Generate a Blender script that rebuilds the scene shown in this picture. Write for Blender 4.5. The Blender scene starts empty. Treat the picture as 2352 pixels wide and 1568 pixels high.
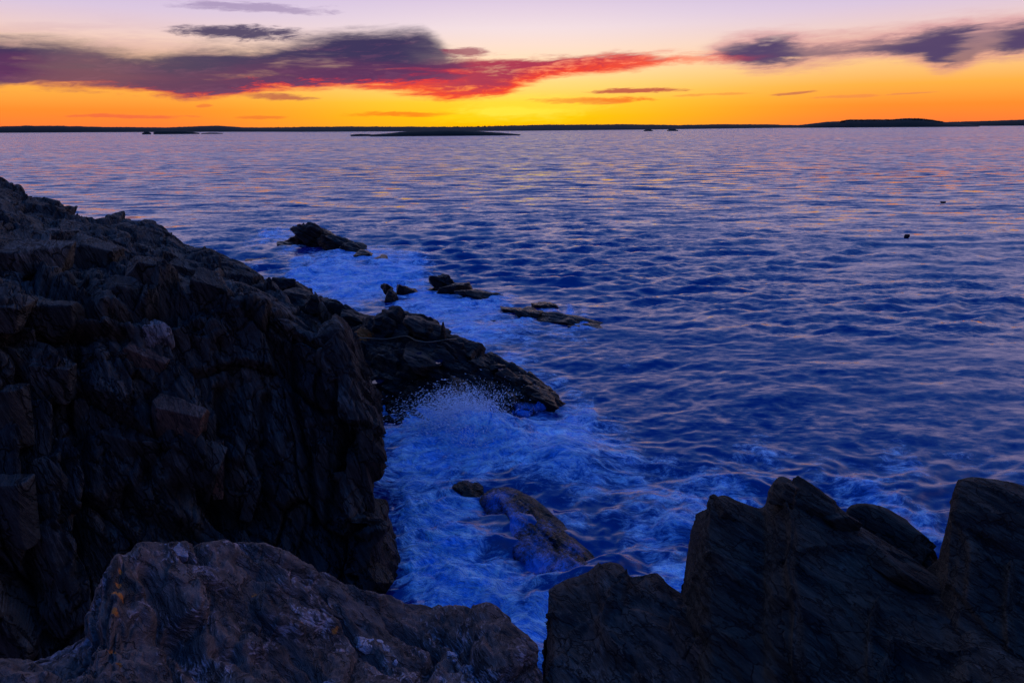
import bpy, math, random
import numpy as np
from mathutils import Matrix, Vector
random.seed(7)
rng = np.random.default_rng(11)
scene = bpy.context.scene
COL = scene.collection

# ------------------------------------------------------------------ camera
CAM_H = 8.0
PITCH = math.radians(17.32)
ROLL = math.radians(-0.40)
F = 24.0
cam_d = bpy.data.cameras.new('camera')
cam_d.lens = F; cam_d.sensor_width = 36.0
cam_d.clip_start = 0.1; cam_d.clip_end = 60000
cam = bpy.data.objects.new('camera', cam_d); COL.objects.link(cam)
cam.matrix_world = (Matrix.Translation((0, 0, CAM_H)) @ Matrix.Rotation(math.pi/2 - PITCH, 4, 'X')
                    @ Matrix.Rotation(ROLL, 4, 'Z'))
scene.camera = cam
RM = np.array(cam.matrix_world.to_3x3())
FPX = F/36.0*2352.0
def ray(x, y):
    v = np.array([x-1176.0, -(y-784.0), -FPX]); v = RM @ v
    return v/np.linalg.norm(v)
def P(x, y, d):                       # point seen at (x, y), d metres away over the ground
    v = ray(x, y); return np.array([0, 0, CAM_H]) + v*(d/math.hypot(v[0], v[1]))
def W(x, y, z=0.0):                   # point seen at (x, y) on the level z
    v = ray(x, y); return np.array([0, 0, CAM_H]) + v*((z-CAM_H)/v[2])
def project(p):
    q = (np.asarray(p) - np.array([0, 0, CAM_H])) @ RM
    return 1176 - q[..., 0]/q[..., 2]*FPX, 784 + q[..., 1]/q[..., 2]*FPX, -q[..., 2]
def azel(x, y):
    v = ray(x, y); return math.degrees(math.atan2(v[0], v[1])), math.degrees(math.asin(v[2]))

# ------------------------------------------------------------------ exposure
scene.view_settings.view_transform = 'Standard'
scene.view_settings.look = 'None'
scene.view_settings.exposure = 0.0
scene.view_settings.gamma = 1.0
scene.view_settings.use_curve_mapping = False

def lin(r, g, b, k=1.0):
    f = lambda c: (c/255/12.92 if c/255 <= .04045 else ((c/255+.055)/1.055)**2.4)*k
    return (f(r), f(g), f(b), 1.0)

# ------------------------------------------------------------------ node helper
class NT:
    def __init__(s, tree):
        s.t = tree; s.n = tree.nodes; s.l = tree.links
    def node(s, kind, **kw):
        n = s.n.new(kind)
        for k, v in kw.items(): setattr(n, k, v)
        return n
    def put(s, sock, v):
        if isinstance(v, bpy.types.NodeSocket): s.l.new(v, sock)
        elif v is not None: sock.default_value = v
    def m(s, op, a, b=None, c=None, clamp=False):
        n = s.node('ShaderNodeMath', operation=op); n.use_clamp = clamp
        s.put(n.inputs[0], a)
        if b is not None: s.put(n.inputs[1], b)
        if c is not None: s.put(n.inputs[2], c)
        return n.outputs[0]
    def add(s, a, b): return s.m('ADD', a, b)
    def sub(s, a, b): return s.m('SUBTRACT', a, b)
    def mul(s, a, b): return s.m('MULTIPLY', a, b)
    def sstep(s, a, lo, hi, tlo=0.0, thi=1.0):
        n = s.node('ShaderNodeMapRange', interpolation_type='SMOOTHSTEP')
        s.put(n.inputs[0], a); s.put(n.inputs[1], lo); s.put(n.inputs[2], hi)
        s.put(n.inputs[3], tlo); s.put(n.inputs[4], thi); return n.outputs[0]
    def lstep(s, a, lo, hi, tlo=0.0, thi=1.0):
        n = s.node('ShaderNodeMapRange'); n.clamp = True
        s.put(n.inputs[0], a); s.put(n.inputs[1], lo); s.put(n.inputs[2], hi)
        s.put(n.inputs[3], tlo); s.put(n.inputs[4], thi); return n.outputs[0]
    def xyz(s, x=0.0, y=0.0, z=0.0):
        n = s.node('ShaderNodeCombineXYZ'); s.put(n.inputs[0], x); s.put(n.inputs[1], y); s.put(n.inputs[2], z)
        return n.outputs[0]
    def sep(s, v):
        n = s.node('ShaderNodeSeparateXYZ'); s.put(n.inputs[0], v); return n.outputs
    def mix(s, f, a, b, mode='MIX'):
        n = s.node('ShaderNodeMix', data_type='RGBA', blend_type=mode)
        s.put(n.inputs['Factor'], f); s.put(n.inputs[6], a); s.put(n.inputs[7], b); return n.outputs[2]
    def noise(s, vec, scale=1.0, detail=4.0, rough=0.5, dist=0.0, col=False):
        n = s.node('ShaderNodeTexNoise'); s.put(n.inputs['Vector'], vec)
        n.inputs['Scale'].default_value = scale; n.inputs['Detail'].default_value = detail
        n.inputs['Roughness'].default_value = rough; n.inputs['Distortion'].default_value = dist
        return n.outputs['Color' if col else 'Fac']
    def ramp(s, f, stops, mode='LINEAR'):
        n = s.node('ShaderNodeValToRGB'); n.color_ramp.interpolation = mode
        e = n.color_ramp.elements
        while len(e) < len(stops): e.new(0.5)
        for i, (p, c) in enumerate(stops):
            e[i].position = p; e[i].color = c
        s.put(n.inputs[0], f); return n.outputs[0]
    def curve(s, f, pts):
        n = s.node('ShaderNodeFloatCurve'); c = n.mapping.curves[0]
        n.mapping.use_clip = False
        pts = sorted(pts)
        while len(c.points) < len(pts): c.points.new(0.5, 0.5)
        for i, (x, y) in enumerate(pts):
            c.points[i].location = (x, y); c.points[i].handle_type = 'AUTO_CLAMPED'
        n.mapping.update(); s.put(n.inputs['Value'], f); return n.outputs[0]
    def vm(s, op, a, b=None):
        n = s.node('ShaderNodeVectorMath', operation=op); s.put(n.inputs[0], a)
        if b is not None: s.put(n.inputs[1], b)
        return n.outputs['Value' if op in ('DOT_PRODUCT', 'LENGTH') else 'Vector']

# ------------------------------------------------------------------ world: afterglow sky with cloud bands
world = bpy.data.worlds.new('World'); scene.world = world; world.use_nodes = True
w = NT(world.node_tree); w.n.clear()
tc = w.node('ShaderNodeTexCoord').outputs['Generated']
dv = w.vm('NORMALIZE', tc)
dx, dy, dz = w.sep(dv)
el = w.mul(w.m('ARCSINE', dz), 57.2958)
az = w.mul(w.m('ARCTAN2', dx, dy), 57.2958)
aaz = w.m('ABSOLUTE', az)
# clear sky: ramps over elevation (0..90 deg, square-root spaced), ahead / to the side / behind
t = w.m('SQRT', w.m('DIVIDE', w.m('MAXIMUM', el, 0.0), 90.0))
def tt(e): return math.sqrt(max(e, 0)/90)
UP = [(16, lin(208,196,238)), (26, lin(186,192,246)), (42, lin(96,160,250)), (65, lin(0,104,244)), (90, lin(0,94,234))]
centre = w.ramp(t, [(tt(0), lin(255,178,0)), (tt(.9), lin(255,198,4)), (tt(2.0), lin(255,208,50)), (tt(3.4), lin(255,216,128)),
                    (tt(5.2), lin(253,222,190)), (tt(7.3), lin(238,220,226)), (tt(10), lin(208,192,228))] + [(tt(e), c) for e, c in UP])
side = w.ramp(t, [(tt(0), lin(255,108,62)), (tt(1.4), lin(255,142,48)), (tt(2.8), lin(255,176,70)), (tt(4.2), lin(255,200,130)),
                  (tt(6), lin(246,208,190)), (tt(8), lin(218,198,224)), (tt(10), lin(200,186,228))] + [(tt(e), c) for e, c in UP])
back = w.ramp(t, [(tt(0), lin(52,50,104)), (tt(3), lin(84,66,122)), (tt(8), lin(140,108,146)), (tt(15), lin(128,112,168)),
                  (tt(26), lin(84,116,200)), (tt(42), lin(40,108,212)), (tt(65), lin(0,102,240)), (tt(90), lin(0,94,234))])
sky = w.mix(w.sstep(aaz, 1.0, 29.0), centre, side)
sky = w.mix(w.sstep(aaz, 55.0, 130.0), sky, back)
# physical twilight sky, a faint share
nis = w.node('ShaderNodeTexSky'); nis.sky_type = 'NISHITA'; nis.sun_disc = False
nis.sun_elevation = math.radians(1.0); nis.sun_rotation = math.radians(1.0)
sky = w.mix(1.0, sky, w.mix(1.0, nis.outputs[0], (0.006, 0.006, 0.006, 1), 'MULTIPLY'), 'ADD')

AZ0, AZ1, E1 = -50.0, 50.0, 14.0
ua = w.m('DIVIDE', w.sub(az, AZ0), AZ1-AZ0)
# wind-combed noise in angular space; strands lean
cx = w.add(az, w.mul(el, 0.9))
n_big = w.sub(w.noise(w.xyz(w.mul(cx, .11), w.mul(el, .55), 3.1), 1.0, 5, .6), .5)
n_str = w.sub(w.noise(w.xyz(w.mul(w.sub(az, w.mul(el, 1.6)), .17), w.mul(el, 1.25), 9.7), 1.0, 6, .6, .4), .5)
n_fin = w.sub(w.noise(w.xyz(w.mul(w.sub(az, w.mul(el, 1.3)), .65), w.mul(el, 2.9), 1.7), 1.0, 6, .68, .5), .5)
elw = w.add(el, w.add(w.mul(n_big, 1.1), w.add(w.mul(n_str, 1.7), w.mul(n_fin, .75))))
def crv(pts):
    out = []
    for x, y in pts:
        a, e = azel(x, y); out.append(((a-AZ0)/(AZ1-AZ0), e/E1))
    return w.mul(w.curve(ua, out), E1)
def opac(pts):
    out = []
    for x, v in pts:
        a, e = azel(x, 130); out.append(((a-AZ0)/(AZ1-AZ0), v))
    return w.curve(w.add(ua, w.add(w.mul(n_big, .05), w.mul(n_str, .05))), out)
def band(top, bot, op, soft_t=.5, soft_b=.35):
    soft_t *= 1.5; soft_b *= 1.3
    T = crv(top); B = crv(bot)
    a = w.mul(w.sstep(w.sub(T, elw), -soft_t, soft_t), w.sstep(w.sub(elw, B), -soft_b, soft_b))
    return w.m('MULTIPLY', a, opac(op), clamp=True), T, B
inv = w.sstep(aaz, 49.0, 44.0)
# wisps high over the left bank
aE, _, _ = band([(0,55),(200,60),(420,80),(560,100)], [(0,110),(200,118),(420,118),(560,112)], [(-200,.35),(0,.35),(420,.3),(640,0),(2352,0)], .8, .8)
sky = w.mix(w.mul(aE, w.sstep(n_str, -.12, .12)), sky, lin(170,120,160))
# right hand puffs
aC, _, _ = band([(1560,118),(1650,100),(1790,84),(1900,92),(2050,76),(2200,54),(2352,46),(2600,40)],
                [(1560,128),(1650,138),(1780,160),(1900,144),(2020,128),(2100,132),(2190,158),(2260,134),(2352,126),(2600,120)],
                [(0,0),(1590,0),(1640,.75),(1740,1),(1800,.95),(1870,.82),(1980,.85),(2060,.95),(2180,1),(2240,.8),(2330,1),(2600,1)], .55, .5)
pinkc = w.mix(w.sstep(aC, .45, .95), lin(206,130,144), lin(88,70,108))
sky = w.mix(w.mul(w.mul(aC, inv), w.sstep(w.add(n_big, n_str), -.5, -.15)), sky, pinkc)
# red beam running right from the main bank
aB, TB, BB = band([(600,170),(800,160),(950,146),(1100,138),(1250,134),(1400,126),(1620,127),(1760,131)],
                [(600,196),(800,204),(960,216),(1060,228),(1140,226),(1200,200),(1300,174),(1440,156),(1620,136),(1760,134)],
                [(0,0),(700,0),(820,.45),(960,.95),(1300,1),(1500,.95),(1640,.8),(1740,.3),(1800,0),(2352,0)], .22, .32)
redc = w.mix(w.sstep(w.add(w.sub(elw, BB), w.mul(n_fin, 2.0)), 0.0, 1.5), lin(252,72,44), lin(176,58,84))
sky = w.mix(w.mul(aB, w.sstep(w.add(n_fin, w.mul(n_str, .8)), -.30, .0, .72, 1.0)), sky, redc)
# main dark bank on the left
aA, TA, BA = band([(-300,85),(0,92),(150,104),(350,124),(450,112),(600,112),(700,92),(820,72),(950,72),(1000,96),(1040,130),(1100,150)],
                [(-300,178),(0,188),(200,198),(330,208),(450,222),(560,208),(700,200),(850,196),(1000,190),(1100,186)],
                [(-300,1),(0,1),(60,.96),(200,.9),(400,.95),(900,1),(980,.95),(1060,.55),(1120,0),(2352,0)], .5, .3)
dk = w.mix(w.sstep(w.add(w.add(w.sub(elw, BA), w.mul(n_str, 1.8)), w.mul(w.sstep(az, -4.0, -22.0), .45)), -.15, .95), lin(206,50,72), lin(96,54,94))
dk = w.mix(w.sstep(w.add(w.sub(elw, BA), w.mul(n_big, 2.5)), .7, 2.2), dk, lin(64,55,92))
dk = w.mix(w.mul(w.sstep(w.add(w.sub(elw, BA), w.mul(n_fin, .8)), .55, .05), w.sstep(az, -34.0, -16.0)), dk, lin(238,62,56))
dk = w.mix(w.mul(w.sstep(w.add(w.mul(n_fin, 1.2), n_str), -.02, .28), .28), dk, lin(136,80,112))
sky = w.mix(w.mul(aA, w.sstep(w.add(n_big, n_str), -.45, -.1, .68, 1.0)), sky, dk)
# small strands
def blob(x, y, rx, ry, op, col, slope=0.0, ns=1.0):
    global sky
    a0, e0 = azel(x, y); a1, _ = azel(x+rx, y); _, e1 = azel(x, y-ry)
    ra, re = a1-a0, e1-e0
    da = w.m('DIVIDE', w.sub(az, a0), ra)
    de = w.m('DIVIDE', w.sub(w.add(w.sub(el, w.mul(w.sub(az, a0), slope)), w.mul(n_str, re*2.2*ns+.15)), e0), re)
    r = w.add(w.mul(da, da), w.mul(de, de))
    a = w.m('MULTIPLY', w.sstep(w.add(r, w.add(w.mul(n_fin, 2.4), w.mul(n_big, 1.2))), 1.25, .15), op, clamp=True)
    sky = w.mix(a, sky, col)
dark = lin(72,62,98)
blob(540, 76, 150, 20, .95, dark, .015)
blob(590, 17, 180, 13, .5, lin(120,92,150), -.01, 1.4)
blob(1072, 121, 62, 10, .8, lin(150,60,90), 0)
blob(1460, 208, 120, 6, .9, lin(190,78,70), .01)
blob(1360, 231, 135, 9, .85, lin(246,104,40), .008)
blob(925, 263, 140, 7, .7, lin(250,110,30), .01)
blob(280, 268, 160, 6, .6, lin(240,92,70), -.01)
blob(600, 271, 60, 4, .6, lin(240,110,50), 0)
blob(1815, 214, 60, 4, .8, lin(200,110,80), .03)
blob(1640, 216, 100, 4, .55, lin(240,140,70), .02)
blob(1950, 221, 90, 4, .5, lin(236,130,80), .02)
blob(2100, 213, 60, 3, .5, lin(220,120,90), .02)
blob(640, 222, 90, 9, .7, lin(170,60,78), -.03)
blob(470, 243, 20, 5, .6, lin(240,110,60), .03)
blob(1170, 256, 130, 10, .8, lin(255,238,70), .01, .6)
blob(1180, 262, 210, 24, .45, lin(255,224,30), .01, .4)
blob(1230, 245, 200, 30, .25, lin(255,240,90), .01, .6)
below = w.sstep(el, -.2, -2.0)
sky = w.mix(below, sky, lin(10,16,50))
bg = w.node('ShaderNodeBackground'); w.put(bg.inputs[0], sky); bg.inputs[1].default_value = 1.0
wo = w.node('ShaderNodeOutputWorld'); w.l.new(bg.outputs[0], wo.inputs[0])
world.cycles.sampling_method = 'MANUAL'; world.cycles.sample_map_resolution = 512

# the sun has gone under: only a trace of warm light comes from its place
sun_d = bpy.data.lights.new('sun', 'SUN'); sun_d.energy = 0.01; sun_d.angle = math.radians(40)
sun_d.color = (1, .55, .32)
sun = bpy.data.objects.new('sun', sun_d); COL.objects.link(sun)
sun.rotation_euler = Vector((0.01, 1, 0.035)).to_track_quat('Z', 'Y').to_euler()

# ------------------------------------------------------------------ object helpers
def tag(o, label=None, cat=None, group=None, kind=None):
    if label: o['label'] = label
    if cat: o['category'] = cat
    if group: o['group'] = group
    if kind: o['kind'] = kind
    return o
def empty(name, loc=(0, 0, 0)):
    o = bpy.data.objects.new(name, None); o.location = loc; o.empty_display_size = .2
    COL.objects.link(o); return o
def mesh_obj(name, V, Fc, mat, parent=None, attrs=None, smooth=True):
    V = np.asarray(V, dtype=np.float32); Fc = np.asarray(Fc, dtype=np.int32)
    me = bpy.data.meshes.new(name)
    k = Fc.shape[1]
    me.vertices.add(len(V)); me.loops.add(Fc.size); me.polygons.add(len(Fc))
    me.vertices.foreach_set('co', V.ravel())
    me.loops.foreach_set('vertex_index', Fc.ravel())
    me.polygons.foreach_set('loop_start', np.arange(0, Fc.size, k, dtype=np.int32))
    me.polygons.foreach_set('use_smooth', np.full(len(Fc), smooth))
    me.update(calc_edges=True)
    for an, av in (attrs or {}).items():
        a = me.attributes.new(an, 'FLOAT', 'POINT'); a.data.foreach_set('value', np.asarray(av, dtype=np.float32))
    if isinstance(mat, (list, tuple)):
        for q in mat: me.materials.append(q)
    else: me.materials.append(mat)
    o = bpy.data.objects.new(name, me); COL.objects.link(o)
    if parent: o.parent = parent; o.matrix_parent_inverse = parent.matrix_world.inverted() if False else Matrix.Translation(-Vector(parent.location))
    return o
def grid_faces(nu, nv):
    i = np.arange(nu-1)[:, None]*nv + np.arange(nv-1)[None]
    return np.stack([i, i+nv, i+nv+1, i+1], -1).reshape(-1, 4)

# ------------------------------------------------------------------ numpy noise
def _hash(ix, iy, iz, seed=0):
    h = (ix.astype(np.uint32)*np.uint32(374761393) + iy.astype(np.uint32)*np.uint32(668265263)
         + iz.astype(np.uint32)*np.uint32(2147483647 & 1274126177) + np.uint32((seed*974711+12345) & 0xffffffff))
    h = (h ^ (h >> np.uint32(13)))*np.uint32(1274126177)
    h = (h ^ (h >> np.uint32(15)))*np.uint32(2246822519)
    return (h ^ (h >> np.uint32(14)))
def _r(h): return (h & np.uint32(0xffffff)).astype(np.float32)/float(0xffffff)
def vnoise(p, seed=0):                # smooth value noise, -1..1
    i = np.floor(p).astype(np.int64); f = (p-i).astype(np.float32); f = f*f*f*(f*(f*6-15)+10)
    out = 0
    for a in (0, 1):
        for b in (0, 1):
            for c in (0, 1):
                wt = (f[:, 0] if a else 1-f[:, 0])*(f[:, 1] if b else 1-f[:, 1])*(f[:, 2] if c else 1-f[:, 2])
                out = out + wt*_r(_hash(i[:, 0]+a, i[:, 1]+b, i[:, 2]+c, seed))
    return out*2-1
def fbm(p, oct=4, gain=.5, lac=2.03, seed=0, ridged=False):
    s = 0; a = 1; t = 0
    for o in range(oct):
        n = vnoise(p*lac**o + o*17.3, seed+o)
        if ridged: n = 1-2*np.abs(n)
        s = s+a*n; t += a; a *= gain
    return s/t
def voronoi(p, seed=0, jit=1.0):      # F1, F2, id hash, vector to the cell point
    i = np.floor(p).astype(np.int64)
    f1 = np.full(len(p), 9e9, np.float32); f2 = f1.copy(); hid = np.zeros(len(p), np.uint32); vec = np.zeros((len(p), 3), np.float32)
    for a in (-1, 0, 1):
        for b in (-1, 0, 1):
            for c in (-1, 0, 1):
                jx, jy, jz = i[:, 0]+a, i[:, 1]+b, i[:, 2]+c
                h = _hash(jx, jy, jz, seed)
                q = np.stack([jx+.5+(_r(h)-.5)*jit, jy+.5+(_r(h*np.uint32(2654435761))-.5)*jit, jz+.5+(_r(h*np.uint32(40503) + np.uint32(77))-.5)*jit], 1)
                d = (p-q).astype(np.float32); r = np.sqrt((d*d).sum(1))
                m = r < f1
                f2 = np.where(m, f1, np.minimum(f2, r)); f1 = np.where(m, r, f1)
                hid = np.where(m, h, hid); vec[m] = d[m]
    return f1, f2, hid, vec
def basis(e3, e1=None):
    e3 = np.array(e3, float); e3 /= np.linalg.norm(e3)
    e1 = np.array(e1 if e1 is not None else (0, 0, -1), float); e1 -= e3*(e1@e3); e1 /= np.linalg.norm(e1)
    return np.stack([e1, np.cross(e3, e1), e3])   # rows

def blocks(p, B, size, seed, amp, tilt, crack, cw=.06):
    """angular blocks: offset per cell, a tilted face per cell, a crack between cells"""
    q = (p @ B.T)/np.array(size)
    q = q + .12*np.stack([vnoise(q*1.7+5*k, seed+50+k) for k in range(3)], 1)
    f1, f2, h, v = voronoi(q, seed, .9)
    off = (_r(h*np.uint32(747796405))-.5)*2
    tv = np.stack([_r(h*np.uint32(2891336453))-.5, _r(h*np.uint32(1181783497))-.5, _r(h*np.uint32(3266489917))-.5], 1)*2
    e = np.clip((f2-f1)/cw, 0, 1); e = e*e*(3-2*e)
    return amp*off + tilt*(v*tv).sum(1) - crack*(1-e)
def strata(p, B, thick, seed, amp, sharp=2.0):
    q = p @ B.T
    wv = q[:, 2]/thick + 1.1*fbm(q*np.array([.35, .5, .5])/max(thick*6, .25), 3, seed=seed)
    s = np.stack([q[:, 0]/(thick*9), q[:, 1]/(thick*7), wv], 1)
    n = fbm(s, 4, .62, seed=seed+3)
    return amp*(np.sign(n)*np.abs(n)**(1/sharp*1.2))

# ------------------------------------------------------------------ materials
def rock_mat(name, e3, e1, dark, mid, pale, pale_amt=.5, rough=.8, wet_z=None, sc=1.0, spec=.25, extra=None, bump=1.0, jk=.75):
    m = bpy.data.materials.new(name); m.use_nodes = True; n = NT(m.node_tree); n.n.clear()
    B = basis(e3, e1)
    pos = n.node('ShaderNodeNewGeometry').outputs['Position']
    q = n.xyz(n.vm('DOT_PRODUCT', pos, tuple(B[0])), n.vm('DOT_PRODUCT', pos, tuple(B[1])), n.vm('DOT_PRODUCT', pos, tuple(B[2])))
    qs = n.vm('MULTIPLY', q, (1.1*sc, 1.6*sc, 9*sc))
    qf = n.vm('MULTIPLY', q, (5*sc, 7*sc, 40*sc))
    lay = n.noise(qs, 1, 6, .62, .15)
    fine = n.noise(qf, 1, 5, .65, .1)
    blot = n.noise(q, 1.3*sc, 5, .6, .3)
    grit = n.noise(q, 45*sc, 3, .6)
    def vor(scl, feat):
        v_ = n.node('ShaderNodeTexVoronoi', feature=feat); n.put(v_.inputs['Vector'], n.vm('ADD', n.vm('MULTIPLY', q, scl), n.vm('SCALE', n.noise(q, 3*sc, 3, .6, 0, True)))); v_.inputs['Scale'].default_value = 1.0
        return v_
    va = vor((.9*sc, 1.6*sc, 3.6*sc), 'DISTANCE_TO_EDGE').outputs['Distance']; vb = vor((.9*sc, 1.6*sc, 3.6*sc), 'F1').outputs['Color']
    fac = n.sep(vb)[0]; joint = n.sstep(va, .035, .0)
    c = n.mix(n.sstep(n.add(n.mul(lay, .6), n.mul(fine, .4)), .36, .62), dark, mid)
    c = n.mix(n.mul(n.sstep(n.add(n.mul(blot, .5), n.mul(fine, .5)), .53, .66), pale_amt), c, pale)
    c = n.mix(n.sstep(grit, .3, .7, .25, 0.0), c, (.01, .008, .008, 1))
    q_ = n.noise(n.vm('MULTIPLY', q, (.8*sc, 1.3*sc, 5*sc)), 1, 5, .6, .25)
    c = n.mix(1.0, c, n.mix(fac, (.62, .64, .68, 1), (1.3, 1.25, 1.2, 1)), 'MULTIPLY')
    line = n.sstep(n.m('ABSOLUTE', n.sub(q_, .5)), .016, .0)
    c = n.mix(n.m('MAXIMUM', n.mul(line, .8), n.mul(joint, jk)), c, (.006, .005, .005, 1))
    if extra:
        at = n.node('ShaderNodeAttribute'); at.attribute_name = extra[0]
        msk = n.sstep(n.add(at.outputs['Fac'], n.mul(n.sub(n.noise(q, 9, 4, .7), .5), 1.3)), .45, .7)
        c = n.mix(msk, c, extra[1])
    r = n.lstep(blot, .3, .7, rough-.1, min(1, rough+.1))
    sp = spec
    if wet_z is not None:
        z = n.sep(pos)[2]
        wet = n.sstep(n.add(z, n.mul(n.sub(blot, .5), 1.5)), wet_z+.6, wet_z-.4)
        c = n.mix(n.mul(wet, .75), c, n.mix(1.0, c, (.22, .2, .24, 1), 'MULTIPLY'))
        r = n.add(n.mul(r, n.sub(1.0, wet)), n.mul(wet, n.lstep(fine, .35, .65, .12, .45)))
    bmp = n.node('ShaderNodeBump'); bmp.inputs['Strength'].default_value = 1.0*bump; bmp.inputs['Distance'].default_value = .075/sc
    hgt = n.add(n.mul(fine, .55), n.add(n.mul(lay, .6), n.add(n.sub(n.mul(grit, .14), n.mul(n.m('MAXIMUM', line, n.mul(joint, jk)), .45)), n.mul(fac, .5))))
    n.put(bmp.inputs['Height'], hgt)
    b = n.node('ShaderNodeBsdfPrincipled')
    n.put(b.inputs['Base Color'], c); n.put(b.inputs['Roughness'], r); b.inputs['Specular IOR Level'].default_value = sp
    n.put(b.inputs['Normal'], bmp.outputs[0])
    o = n.node('ShaderNodeOutputMaterial'); n.l.new(b.outputs[0], o.inputs[0]); return m

E_CLIFF = ((.86, .42, .28), (0, .1, -1))
E_FORE = ((.7, .12, 1.0), (1, -1, -.55))
E_SLAB = ((.62, .2, 1.0), (1, -.3, -.6))
M_cliff = rock_mat('cliff_rock', *E_CLIFF, (.022, .019, .016, 1), (.085, .072, .058, 1), (.2, .165, .14, 1), .5, .85, .3, .55, spec=.15)
M_fore = rock_mat('foreground_rock', *E_FORE, (.013, .010, .011, 1), (.135, .084, .070, 1), (.40, .28, .29, 1), 1.0, .8, None, 1.9, jk=.3,
                  extra=('lichen', (.42, .11, .012, 1)))
M_slab = rock_mat('slab_rock', *E_SLAB, (.013, .012, .010, 1), (.050, .043, .032, 1), (.10, .083, .07, 1), .5, .88, .2, 1.5, spec=.15)
M_mid = rock_mat('ledge_rock', *E_SLAB, (.022, .016, .013, 1), (.085, .06, .047, 1), (.2, .15, .13, 1), .5, .85, .2, 1.5, spec=.15)
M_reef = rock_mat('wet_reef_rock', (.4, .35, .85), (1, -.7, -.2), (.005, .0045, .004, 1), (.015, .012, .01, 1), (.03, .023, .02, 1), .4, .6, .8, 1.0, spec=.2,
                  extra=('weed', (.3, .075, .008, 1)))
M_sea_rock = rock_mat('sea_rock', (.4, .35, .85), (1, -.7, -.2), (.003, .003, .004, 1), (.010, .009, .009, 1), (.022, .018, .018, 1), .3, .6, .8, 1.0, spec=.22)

# ------------------------------------------------------------------ sheets of rock
def hermite(C, knots, s):             # C: (n, ...) control values at knots, sampled at s
    C = np.asarray(C, float); n = len(C); k = np.asarray(knots, float)
    dl = (C[1:]-C[:-1])/(k[1:]-k[:-1]).reshape([-1]+[1]*(C.ndim-1))
    m = np.zeros_like(C); m[1:-1] = (dl[1:]+dl[:-1])/2; m[0] = dl[0]; m[-1] = dl[-1]
    i = np.clip(np.searchsorted(k, s, 'right')-1, 0, n-2); h = (k[i+1]-k[i]); u = (s-k[i])/h
    sh = [-1]+[1]*(C.ndim-1); u = u.reshape(sh); h = h.reshape(sh)
    return ((2*u**3-3*u**2+1)*C[i] + (u**3-2*u**2+u)*h*m[i] + (-2*u**3+3*u**2)*C[i+1] + (u**3-u**2)*h*m[i+1])
def sheet(C, nu, nv):
    """C[u][v] control points -> dense grid, spacing after apparent size"""
    C = np.array(C, float)
    def knots(A):
        d = np.linalg.norm(np.diff(A, axis=0), axis=2)
        mid = (A[1:]+A[:-1])/2; dist = np.linalg.norm(mid-np.array([0, 0, CAM_H]), axis=2)
        return np.concatenate([[0], np.cumsum((d/dist).mean(1)+.004)])
    ku = knots(C); A = hermite(C, ku, np.linspace(0, ku[-1], nu))
    kv = knots(A.transpose(1, 0, 2)); A = hermite(A.transpose(1, 0, 2), kv, np.linspace(0, kv[-1], nv)).transpose(1, 0, 2)
    return A
def normals(A, flipto=None):
    du = np.gradient(A, axis=0); dv = np.gradient(A, axis=1); n = np.cross(du, dv)
    n /= (np.linalg.norm(n, axis=2, keepdims=True)+1e-9)
    return n
def smooth_n(n, k=4):
    for st in [11, 7, 5, 3, 2]:
        for _ in range(3):
            m = n.copy(); m[st:] += n[:-st]; m[:-st] += n[st:]; m[:, st:] += n[:, :-st]; m[:, :-st] += n[:, st:]
            n = m/(np.linalg.norm(m, axis=2, keepdims=True)+1e-9)
    for _ in range(k):
        m = n.copy(); m[1:] += n[:-1]; m[:-1] += n[1:]; m[:, 1:] += n[:, :-1]; m[:, :-1] += n[:, 1:]
        n = m/(np.linalg.norm(m, axis=2, keepdims=True)+1e-9)
    return n
def crease(p, pts, width, depth):
    """groove along a 3D polyline"""
    d = np.full(len(p), 9e9)
    for a, b in zip(pts[:-1], pts[1:]):
        ab = b-a; tt_ = np.clip(((p-a)@ab)/(ab@ab), 0, 1); d = np.minimum(d, np.linalg.norm(p-(a+tt_[:, None]*ab), axis=1))
    return -depth*np.exp(-(d/width)**2)
def on_surface(G, pix):
    """3D points of a sheet that show at the given pixels"""
    g = G.reshape(-1, 3); X, Y, Z = project(g); out = []
    for x, y in pix:
        r = (X-x)**2+(Y-y)**2; c = np.where(r < 14**2)[0]
        if len(c) == 0: c = [int(np.argmin(r))]
        c = np.asarray(c); out.append(g[c[np.argmin(Z[c])]])
    return np.array(out)
def splat(p, pts, rad):
    v = np.zeros(len(p))
    for a in pts: v = np.maximum(v, np.exp(-((p-a)**2).sum(1)/rad**2))
    return v
def build_sheet(name, C, nu, nv, fn, mat, parent=None, toward=None, attrs=None, keep=(.42, .22)):
    A = sheet(C, nu, nv); n = smooth_n(normals(A), 6)
    c = A[nu//2, nv//2]; ref = (np.array([0, 0, CAM_H]) - c) if toward is None else np.array(toward, float)
    flip = (n[nu//2, nv//2] @ ref) < 0
    if flip: n = -n
    p = A.reshape(-1, 3); h = fn(p, A)
    vw = np.array([0, 0, CAM_H])-A; vw /= np.linalg.norm(vw, axis=2, keepdims=True)
    g = np.clip(np.abs((smooth_n(n, 2)*vw).sum(2))/keep[0], keep[1], 1)     # keep thin edges and crests from fraying
    for _ in range(8): g[1:-1] = (g[:-2]+g[1:-1]+g[2:])/3; g[:, 1:-1] = (g[:, :-2]+g[:, 1:-1]+g[:, 2:])/3
    h = h*g.ravel()
    D = (p + n.reshape(-1, 3)*h[:, None])
    Fq = grid_faces(nu, nv)
    if flip: Fq = Fq[:, ::-1]
    o = mesh_obj(name, D, Fq, mat, parent, {k: f(p, A) for k, f in (attrs or {}).items()})
    return o, D.reshape(nu, nv, 3), n

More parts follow.
